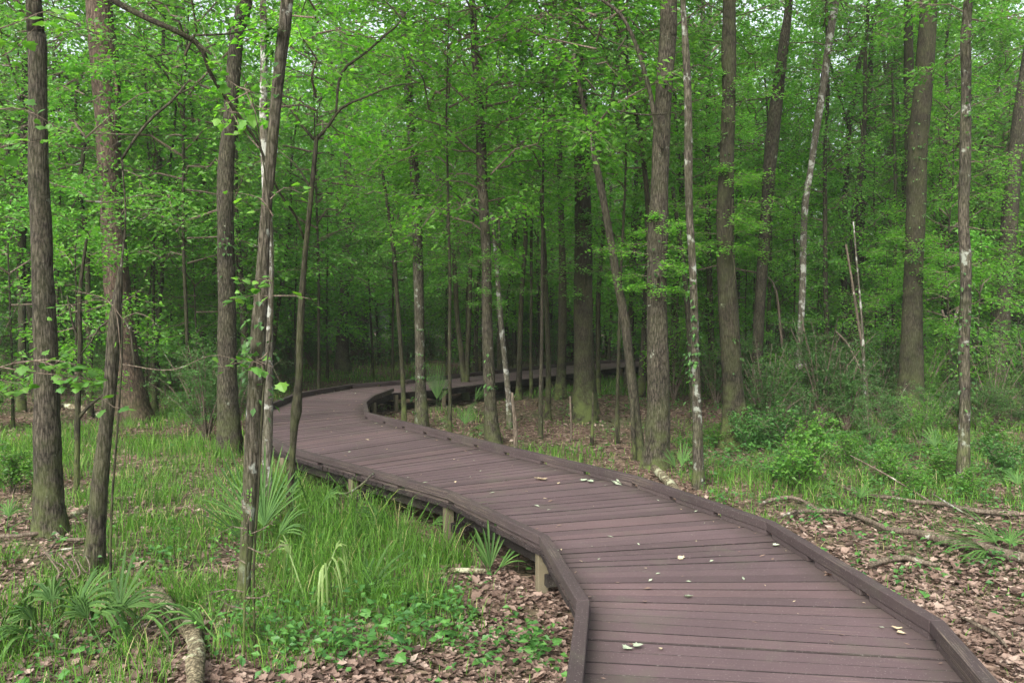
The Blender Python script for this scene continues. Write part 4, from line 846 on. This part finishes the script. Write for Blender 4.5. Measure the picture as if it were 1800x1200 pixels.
# ------------------------------------------------------------------ near leafy sprays and seedlings with real leaf shapes
def spray(mb_w, mb_l, P, n, L, rg, w0=.003, lob=True, sp=.12):
    Q = catmull(np.array([[*p, w0 * (1 - .7 * i / max(1, len(P) - 1))] for i, p in enumerate(P)]), .05)
    tube(mb_w, Q, 5, cap=False)
    idx = rg.integers(int(len(Q) * .25), len(Q), n); C = Q[idx, :3]
    T = norm(Q[-1:, :3] - Q[:1, :3])[0]; sd = rg.choice([-1, 1], n)
    S = np.cross(T, [0, 0, 1.]); D = T * rg.uniform(0, .9, n)[:, None] + S * (sd * rg.uniform(.3, 1, n))[:, None] + np.array([0, 0, 1.]) * rg.normal(-.15, .25, n)[:, None]
    off = norm(D) * rg.uniform(.02, sp, n)[:, None]
    N = np.stack([rg.normal(0, .35, n), rg.normal(-.25, .35, n), np.ones(n)], -1)
    for i in range(n):
        tube(mb_w, [[*C[i], .0012], [*(C[i] + off[i]), .001]], 3, cap=False)
    if lob: lobed(mb_l, C + off, D, N, L * rg.uniform(.55, 1.1, n))
    else: leaves(mb_l, C + off, D, N, L * rg.uniform(.6, 1.1, n), L * .5 * rg.uniform(.6, 1.1, n), .15, .1)
def spray_tree(name, label, basepx, Y, trunkpts, sprays, m, cat='sapling', rw=.01, lob=True):
    rg = np.random.default_rng(int(abs(basepx)) + 5)
    P = [list(at_y(x, y, Y)) + [w * Y / F / 2] for x, y, w in trunkpts]; P = np.array(P); g = float(gh(P[0, 0], P[0, 1])); P[0, 2] = g - .05
    O = np.array([P[0, 0], P[0, 1], g]); root = empty(name, O); tag(root, label, cat)
    P[:, :3] -= O; mb = MB(); tube(mb, catmull(P, .08), 8, .05); mb.build('stem', B_DARK, root, True)
    for (pts, n, L) in sprays:
        w, l = MB(), MB()
        if L > .07: L *= .66; n = int(n * 1.7)
        pp = [tuple(np.array(at_y(q[0], q[1], Y + (q[2] if len(q) > 2 else 0))) - O) for q in pts]
        spray(w, l, pp, n, L, rg, .0045, lob); w.build('twig', B_TWIG, root); l.build('foliage', m, root)
spray_tree('sapling', 'leafy twig arching in from the left edge in front of the largest left trunk', -60, 4.6, [(-60, 1190, 16), (-58, 900, 13), (-45, 700, 10), (-30, 300, 9), (-25, -20, 8)],
    [([(-45, 670), (0, 645), (60, 634), (110, 650), (165, 690), (200, 715)], 20, .065), ([(30, 638), (80, 632), (130, 640), (145, 655)], 18, .065), ([(0, 645), (60, 655), (120, 660), (170, 668)], 14, .06), ([(-40, 650), (-10, 665), (35, 675)], 10, .06),
     ([(-30, 200), (20, 190), (60, 200), (110, 230)], 10, .09), ([(-28, 60), (30, 40), (80, 20), (110, 30)], 8, .10), ([(-28, 110), (20, 90), (60, 50)], 6, .11), ([(-32, 300), (0, 260), (50, 250)], 8, .10), ([(-30, 420), (10, 380), (40, 390)], 8, .08)], M_LEAF2)
spray_tree('sapling', 'slender sapling with a bright leafy spray in front of the leaning half-dead trunk', 193, 6.35, [(193, 1010, 5), (196, 900, 4.5), (206, 760, 4), (214, 640, 3.5), (215, 560, 3)],
    [([(214, 640), (200, 540), (150, 515), (115, 510)], 12, .06), ([(215, 560), (190, 530), (150, 530), (110, 545)], 12, .055), ([(215, 560), (240, 550), (265, 560), (280, 575)], 6, .05), ([(214, 640), (300, 650), (370, 625), (420, 632)], 3, .05)], M_LEAF2)
spray_tree('sapling', 'thin sapling with broad lobed leaves hanging before the lichen-streaked trunk', 500, 5.0, [(448, 1150, 5), (446, 1000, 4.5), (455, 850, 4), (462, 700, 3.5), (478, 560, 3), (478, 420, 2.6), (462, 280, 2.2), (440, 160, 2), (420, 120, 1.5)],
    [([(465, 660), (460, 640), (430, 635), (390, 645)], 10, .075), ([(470, 620), (460, 630), (450, 632), (480, 645)], 5, .07), ([(478, 540), (470, 520), (440, 520), (410, 525)], 9, .07), ([(478, 520), (520, 520), (545, 525)], 4, .06), ([(480, 500), (475, 492), (455, 490), (450, 495)], 8, .075),
     ([(480, 380), (460, 350), (425, 340)], 5, .08), ([(475, 350), (500, 330), (530, 340)], 5, .08), ([(455, 260), (420, 220), (400, 180)], 5, .09), ([(450, 200), (430, 150), (455, 145), (470, 150)], 6, .10), ([(440, 160), (400, 140), (360, 60)], 8, .11), ([(440, 160), (390, 190), (430, 200)], 4, .12)], M_LEAF2)
spray_tree('seedling', 'bright green many-leaved seedling at the foot of the nearest slender trunk', 440, 4.9, [(428, 1105, 5), (430, 1040, 4), (434, 980, 4), (436, 925, 3), (434, 905, 2)],
    [([(430, 1040), (400, 1035), (375, 1040), (365, 1060)], 26, .032), ([(433, 990), (400, 970), (380, 950)], 26, .032), ([(434, 960), (470, 975), (490, 960)], 22, .03), ([(435, 930), (410, 925), (390, 935)], 22, .032), ([(434, 920), (440, 900), (425, 885), (435, 880)], 22, .03), ([(435, 940), (460, 930), (475, 920)], 18, .03), ([(430, 1050), (455, 1050), (470, 1045)], 20, .03), ([(430, 1070), (400, 1062), (385, 1050)], 20, .032)], M_LEAF3, lob=False)
# small lobed seedlings dotted over the ground
def seedling(px, py, n, L, h, label, seed, m=M_HERB, group=None):
    p = at_z(px, py, 0); rg = np.random.default_rng(seed); e = empty('seedling', (p.x, p.y, float(gh(p.x, p.y)) - .01)); tag(e, label, 'seedling', group)
    w, l = MB(), MB()
    tube(w, [[0, 0, 0, .004], [.01, 0, h * .5, .003], [0, .01, h, .002]], 5)
    a = np.arange(n) * 2.4 + rg.normal(0, .3, n); z = h * rg.uniform(.55, 1.02, n); D = np.stack([np.cos(a), np.sin(a), rg.normal(.0, .2, n)], -1)
    off = norm(D) * rg.uniform(.03, .11, n)[:, None]; C = np.stack([0 * a, 0 * a, z], -1)
    for i in range(n): tube(w, [[*C[i], .0012], [*(C[i] + off[i]), .001]], 3, cap=False)
    N = np.stack([rg.normal(0, .3, n), rg.normal(-.2, .3, n), np.ones(n)], -1); lobed(l, C + off, D, N, L * rg.uniform(.7, 1.15, n))
    w.build('stem', B_TWIG, e); l.build('foliage', m, e)
for i, (px, py, n, L, h, lb) in enumerate([
    (85, 1205, 5, .08, .10, 'broad-leaved seedling at the bottom edge below the corner palmetto'),
    (112, 1150, 6, .07, .09, 'light green seedling among the fans of the corner palmetto'),
    (495, 1200, 7, .05, .08, 'small lobed seedling at the bottom edge right of the lichened log'),
    (620, 1160, 8, .07, .14, 'lobed green seedling in the lush patch at bottom, its leftmost'),
    (680, 1190, 9, .08, .12, 'wide lobed seedling at the bottom edge of the lush patch'),
    (665, 1110, 10, .07, .16, 'tall lobed seedling amid the lush patch left of the litter'),
    (755, 1150, 9, .07, .12, 'lobed seedling at the right rim of the lush patch'),
    (925, 1145, 6, .05, .05, 'pale green seedling pair in litter left of the near kerb'),
    (955, 1170, 8, .07, .10, 'green seedling hugging the near left kerb at the bottom'),
    (910, 1010, 7, .05, .12, 'bright seedling under the deck edge next to the support post'),
    (1300, 960, 7, .05, .08, 'small seedling just outside the right kerb corner'),
    (1640, 1010, 6, .05, .05, 'small seedling in litter above the half-buried branch'),
    (1600, 1045, 7, .05, .05, 'low green seedling in the litter below the half-buried branch'),
    (1500, 945, 7, .05, .08, 'seedling in the litter just below the long winding branch')]):
    seedling(px, py, n, L, h, lb, 900 + i)

# ------------------------------------------------------------------ grass, herbs and litter (nobody could count them)
def blob_d(x, y, blobs):
    d = np.zeros_like(x)
    for (px, py, rx, ry, wt) in blobs:
        c = at_z(px, py, 0); q = ((x - c.x) / rx) ** 2 + ((y - c.y) / ry) ** 2
        d = np.maximum(d, wt * np.clip(1.35 - q, 0, 1))
    return d
def off_fallen(x, y, r0=.09):
    Q = np.concatenate(FALLEN); k = np.ones(len(x), bool)
    for i in range(0, len(x), 40000):
        a, b = x[i:i + 40000], y[i:i + 40000]; near = b < 14
        d = np.full(len(a), 9.)
        for q in Q:
            # clear the blades standing on the limb and the ones just in front of it
            np.minimum(d, np.hypot(a - q[0], (b - q[1] + .10) * .6), out=d)
        k[i:i + 40000] = d > r0 + .02 * 0
    return k
def fbm(x, y, s=1.0, o=0.0):
    v = 0
    for k, a in ((1, 1.), (2.1, .6), (4.3, .4)):
        v = v + a * np.sin(s * k * (x * 1.3 + y * .7) + o + 1.7 * np.sin(s * k * (y * 1.1 - x * .6) + o * 2)) * np.cos(s * k * (y * .9 - x * .35) + o * 3)
    return v
GB = [(600, 920, 1.3, 1.6, 1), (660, 1000, .9, .9, 1), (720, 1060, .55, .6, 1), (560, 860, 1.3, 1.5, .9), (600, 1120, .9, .5, .5), (480, 1160, .6, .4, .5), (210, 1170, .8, .5, .4), (330, 1010, .5, .9, .22), (300, 800, 2.2, 2.2, .6), (250, 870, .9, .9, .5), (380, 720, 1.6, 3.5, .9), (20, 800, 1.8, 3, .7), (330, 690, 3, 4, .8), (620, 650, 5, 7, .8), (700, 628, 8, 12, .6), (560, 640, 3, 8, .7), (900, 690, 2, 2, .6), (1100, 680, 2.6, 3.5, .9), (950, 800, 1.0, .7, .5), (1000, 830, .8, .5, .5), (1250, 780, .8, 1.2, .4), (1330, 830, 1.2, 1.2, .42), (1450, 860, 1.4, 1.2, .45), (1560, 870, 1.5, 1.0, .4), (1650, 800, 2.5, 2.5, .42), (1740, 760, 3, 3.5, .45), (1700, 880, 1.3, 1.0, .3), (1480, 780, 3, 3, .2), (60, 1060, 1.2, .9, .5), (140, 1000, .4, .4, .5), (60, 1180, .8, .5, .3), (400, 1100, .6, .5, .3), (20, 980, .8, .6, .35), (350, 1130, .7, .5, .5), (100, 1090, 1.1, .8, .5), (300, 1060, .8, .7, .6), (250, 950, .8, .7, .55), (620, 1060, .8, .5, .6), (400, 960, .9, .8, .6), (800, 730, .8, 1.0, .6), (1560, 700, 5, 5, .4), (1300, 925, .4, .3, .4)]
def grass():
    rg = np.random.default_rng(11); X, Y = [], []
    for (y0, y1, dens, hw) in ((3, 7, 3600, .75), (7, 11, 2100, .72), (11, 17, 900, .7), (17, 30, 260, .68), (30, 46, 60, .66)):
        A = (y1 - y0) * (2 * hw * y1); n = int(A * dens); yy = rg.uniform(y0, y1, n); xx = rg.uniform(-1, 1, n) * hw * y1
        d = blob_d(xx, yy, GB) + (.10 if y1 > 10 else .03)
        # clumping
        d = d * (np.clip(.55 + .5 * fbm(xx, yy, 2.2, 1), .02, 1.2)) * (np.clip(.8 + .35 * fbm(xx, yy, 7, 4), .1, 1.3))
        k = (rg.random(n) < d) & ~in_walk(xx, yy, .02); X.append(xx[k]); Y.append(yy[k])
    x, y = np.concatenate(X), np.concatenate(Y); k = off_fallen(x, y); x, y = x[k], y[k]; n = len(x)
    d = blob_d(x, y, GB)
    h = (.08 + .28 * d * rg.uniform(.3, 1.15, n)) * rg.uniform(.5, 1.3, n) * np.where(y > 17, .8, 1) * np.clip(1 + .25 * fbm(x, y, 1.5, 9), .6, 1.5)
    w = .0032 + .00042 * y
    az = rg.uniform(0, 6.28, n) + 0; lean = rg.uniform(.15, .95, n) * h
    L = np.stack([np.cos(az), np.sin(az), 0 * az], -1); S = np.stack([-np.sin(az + rg.normal(0, .6, n)), np.cos(az), 0 * az], -1) * w[:, None]
    B = np.stack([x, y, gh(x, y) - .01], -1); Zv = np.array([0, 0, 1.])
    m1 = B + L * (lean * .22)[:, None] + Zv * (h * .5)[:, None]; m2 = B + L * (lean * .6)[:, None] + Zv * (h * .85)[:, None]
    tip = B + L * (lean * 1.15)[:, None] + Zv * (h * rg.uniform(.75, 1.05, n))[:, None]
    V = np.stack([B - S * .5, B + S * .5, m1 - S * .5, m1 + S * .5, m2 - S * .35, m2 + S * .35, tip], 1).reshape(-1, 3)
    i = np.arange(n)[:, None] * 7
    q = np.concatenate([i + np.array([[0, 1, 3, 2]]), i + np.array([[2, 3, 5, 4]])]); t = i + np.array([[4, 5, 6]])
    tag(link('grass', mesh('grass', V, [q, t], M_GRASS)), 'soft bright green grass growing in patches on both sides of the walk', 'grass', kind='stuff')
    print('grass blades', n)
grass()
HB = [(640, 1120, .9, .45, .6), (720, 1170, .8, .35, .75), (560, 1170, .5, .3, .7), (480, 1120, .4, .3, .4), (60, 1150, .6, .3, .4), (350, 980, .5, .6, .25), (1350, 830, 1.3, 1.2, .8), (1450, 800, 2, 2, .9), (1560, 830, 2, 2, .7), (1700, 820, 2.2, 2, .6), (1620, 900, 1, .5, .3), (1650, 1000, 1.2, .5, .22), (1420, 910, .5, .3, .5), (1300, 880, .5, .4, .5), (300, 690, 3, 4, .35), (60, 700, 3, 4, .4), (1250, 700, 5, 5, .35), (620, 650, 5, 6, .3), (240, 1010, .4, .4, .2), (960, 1180, .2, .3, .7)]
def herbs():
    rg = np.random.default_rng(12); X, Y = [], []
    for (y0, y1, dens, hw) in ((3, 8, 240, .75), (8, 14, 110, .72), (14, 30, 22, .68)):
        n = int((y1 - y0) * 2 * hw * y1 * dens); yy = rg.uniform(y0, y1, n); xx = rg.uniform(-1, 1, n) * hw * y1
        d = (blob_d(xx, yy, HB) + .02) * np.clip(.6 + .5 * fbm(xx, yy, 3, 2), .05, 1.2)
        k = (rg.random(n) < d) & ~in_walk(xx, yy, .06); X.append(xx[k]); Y.append(yy[k])
    x, y = np.concatenate(X), np.concatenate(Y); k = off_fallen(x, y, .07); x, y = x[k], y[k]; n = len(x); mb = MB(); m = 6
    x, y = np.repeat(x, m), np.repeat(y, m); n *= m; a = rg.uniform(0, 6.28, n); r = rg.uniform(.0, .07, n)
    z = gh(x, y) + rg.uniform(.03, .20, n)
    C = np.stack([x + np.cos(a) * r, y + np.sin(a) * r, z], -1); D = np.stack([np.cos(a), np.sin(a), rg.normal(0, .3, n)], -1)
    N = np.stack([rg.normal(0, .35, n), rg.normal(0, .35, n), np.ones(n)], -1); ll = rg.uniform(.03, .065, n) * np.where(y > 12, 1.3, 1)
    leaves(mb, C, D, N, ll, ll * .7, .15, .1)
    tag(mb.build('ground_cover', M_HERB), 'low broad-leaved green ground cover scattered among grass and litter', 'ground cover', kind='stuff'); print('herb leaves', n)
herbs()
def litter():
    rg = np.random.default_rng(13); X, Y = [], []
    for (y0, y1, dens, hw) in ((3, 7, 2100, .72), (7, 12, 800, .70), (12, 20, 240, .68), (20, 32, 45, .66)):
        n = int((y1 - y0) * 2 * hw * y1 * dens); yy = rg.uniform(y0, y1, n); xx = rg.uniform(-1, 1, n) * hw * y1
        d = np.clip(1 - .75 * blob_d(xx, yy, GB), .1, 1)
        k = (rg.random(n) < d) & ~in_walk(xx, yy, -.15); X.append(xx[k]); Y.append(yy[k])
    x, y = np.concatenate(X), np.concatenate(Y); n = len(x); mb = MB()
    z = gh(x, y) + rg.uniform(.002, .03, n); a = rg.uniform(0, 6.28, n)
    C = np.stack([x, y, z], -1); D = np.stack([np.cos(a), np.sin(a), rg.normal(.05, .22, n)], -1); N = np.stack([rg.normal(0, .28, n), rg.normal(0, .28, n), np.ones(n)], -1)
    ll = np.clip(rg.lognormal(-3.5, .42, n), .010, .075) * np.where(y > 12, 1.4, 1)
    near = (y < 9) & (rg.random(n) < .5)
    leaves(mb, C[~near], D[~near], N[~near], ll[~near], ll[~near] * rg.uniform(.4, .75, (~near).sum()), .25, -.15)
    lobed(mb, C[near], D[near], N[near], ll[near] * 1.15, -.16)
    tag(mb.build('leaf_litter', M_LITTER), 'pinkish brown dead oak leaves carpeting the forest floor', 'leaf litter', kind='stuff'); print('litter', n)
litter()

# ------------------------------------------------------------------ leaves dropped on the decking
def deck_leaf(px, py, L, m, label, group=None, seed=0, form='lobed', n=1, jit=.0):
    L *= .8
    rg = np.random.default_rng(seed); p = at_z(px, py, DZ + .006); mb = MB()
    for i in range(n):
        a = rg.uniform(0, 6.28); o = rg.normal(0, jit, 2) if n > 1 else (0, 0)
        C = np.array([[o[0], o[1], .004 + .006 * i]]); D = np.array([[math.cos(a), math.sin(a), rg.uniform(0, .15)]]); N = np.array([[rg.normal(0, .2), rg.normal(0, .2), 1.]])
        (lobed(mb, C, D, N, L, -.18) if form == 'lobed' else leaves(mb, C, D, N, L, L * .42, .2, -.12))
    o = mb.build('fallen_leaf', m); o.location = p; tag(o, label, 'leaf', group)
deck_leaf(946, 843, .11, M_DRYL, 'pale dry leaf on the deck at mid walk, the brightest one', None, 1, 'lobed', 2, .05)
deck_leaf(1087, 851, .13, M_GREENL, 'grey-green curled leaf against the right kerb at mid walk', None, 2, 'lobed', 2, .03)
deck_leaf(1045, 846, .09, M_GREENL, 'pale leaf left of the curled leaf at the right kerb', None, 3, 'lobed', 2, .05)
deck_leaf(1202, 1048, .07, M_GREENL, 'pale green leaf in the middle of the near deck', None, 4, 'lobed')
deck_leaf(1545, 1102, .05, M_GREENL, 'pale oval leaf left of the yellow leaf near the right kerb', None, 5, 'oval')
deck_leaf(1570, 1106, .06, M_DRYL, 'yellow-brown crumpled leaf near the right kerb', None, 6, 'lobed', 2, .02)
deck_leaf(1105, 1137, .065, M_GREENL, 'dark grey-green crumpled leaf on the near deck by the left kerb', None, 7, 'lobed', 2, .015)
deck_leaf(1200, 983, .06, M_DRYL, 'whitish leaf above the middle of the near deck', None, 8, 'lobed')
deck_leaf(1447, 1005, .10, M_LITTER, 'brown crumpled leaf against the right kerb below the corner', None, 9, 'lobed', 3, .03)
deck_leaf(1358, 958, .06, M_GREENL, 'pale leaf beside a twig near the right kerb corner', None, 10, 'lobed')
deck_leaf(1140, 1022, .05, M_GREENL, 'narrow pale leaf left of the near deck middle', None, 11, 'oval')
rd = np.random.default_rng(31); c = 0
while c < 250:
    i = int(rd.choice([2, 2, 3, 3, 4, 4, 5, 5, 6, 6, 7, 8, 9, 1])); t, u = rd.random(), rd.beta(.45, .45) * .90 + .05
    p = (WLa[i] * (1 - t) + WLa[i + 1] * t) * (1 - u) + (WRa[i] * (1 - t) + WRa[i + 1] * t) * u
    if p[1] < 3: continue
    mb = MB(); a = rd.uniform(0, 6.28); L = rd.choice([.012, .016, .022, .03, .045]) * (1 + p[1] * .03); C = np.array([[0, 0, .0035]]); D = np.array([[math.cos(a), math.sin(a), rd.uniform(0, .12)]]); N = np.array([[rd.normal(0, .15), rd.normal(0, .15), 1.]])
    leaves(mb, C, D, N, L, L * rd.uniform(.25, .6), .2, -.1)
    o = mb.build('leaf_scrap', (M_DRYL, M_GREENL, M_LITTER, M_LITTER)[c % 4]); o.location = (p[0], p[1], DZ + .002)
    tag(o, 'tiny dry leaf scrap lying on the purple-brown decking', 'leaf', 'leaf scraps scattered on the decking'); c += 1

# ------------------------------------------------------------------ thin forest haze
def haze():
    m, t = mat('haze_air'); p = t.nodes.new('ShaderNodeVolumePrincipled')
    p.inputs['Density'].default_value = .0009; p.inputs['Color'].default_value = (.86, .93, .86, 1); p.inputs['Anisotropy'].default_value = .2
    o = t.nodes.new('ShaderNodeOutputMaterial'); t.links.new(p.outputs[0], o.inputs['Volume'])
    x0, x1, y0, y1, z0, z1 = -130, 130, -30, 130, -1.2, 42
    V = [(x, y, z) for z in (z0, z1) for y in (y0, y1) for x in (x0, x1)]
    ob = link('haze', mesh('haze', V, np.array([[0, 2, 3, 1], [4, 5, 7, 6], [0, 1, 5, 4], [1, 3, 7, 5], [3, 2, 6, 7], [2, 0, 4, 6]]), m)); tag(ob, 'thin pale haze filling the wood', 'haze', kind='stuff')
haze()
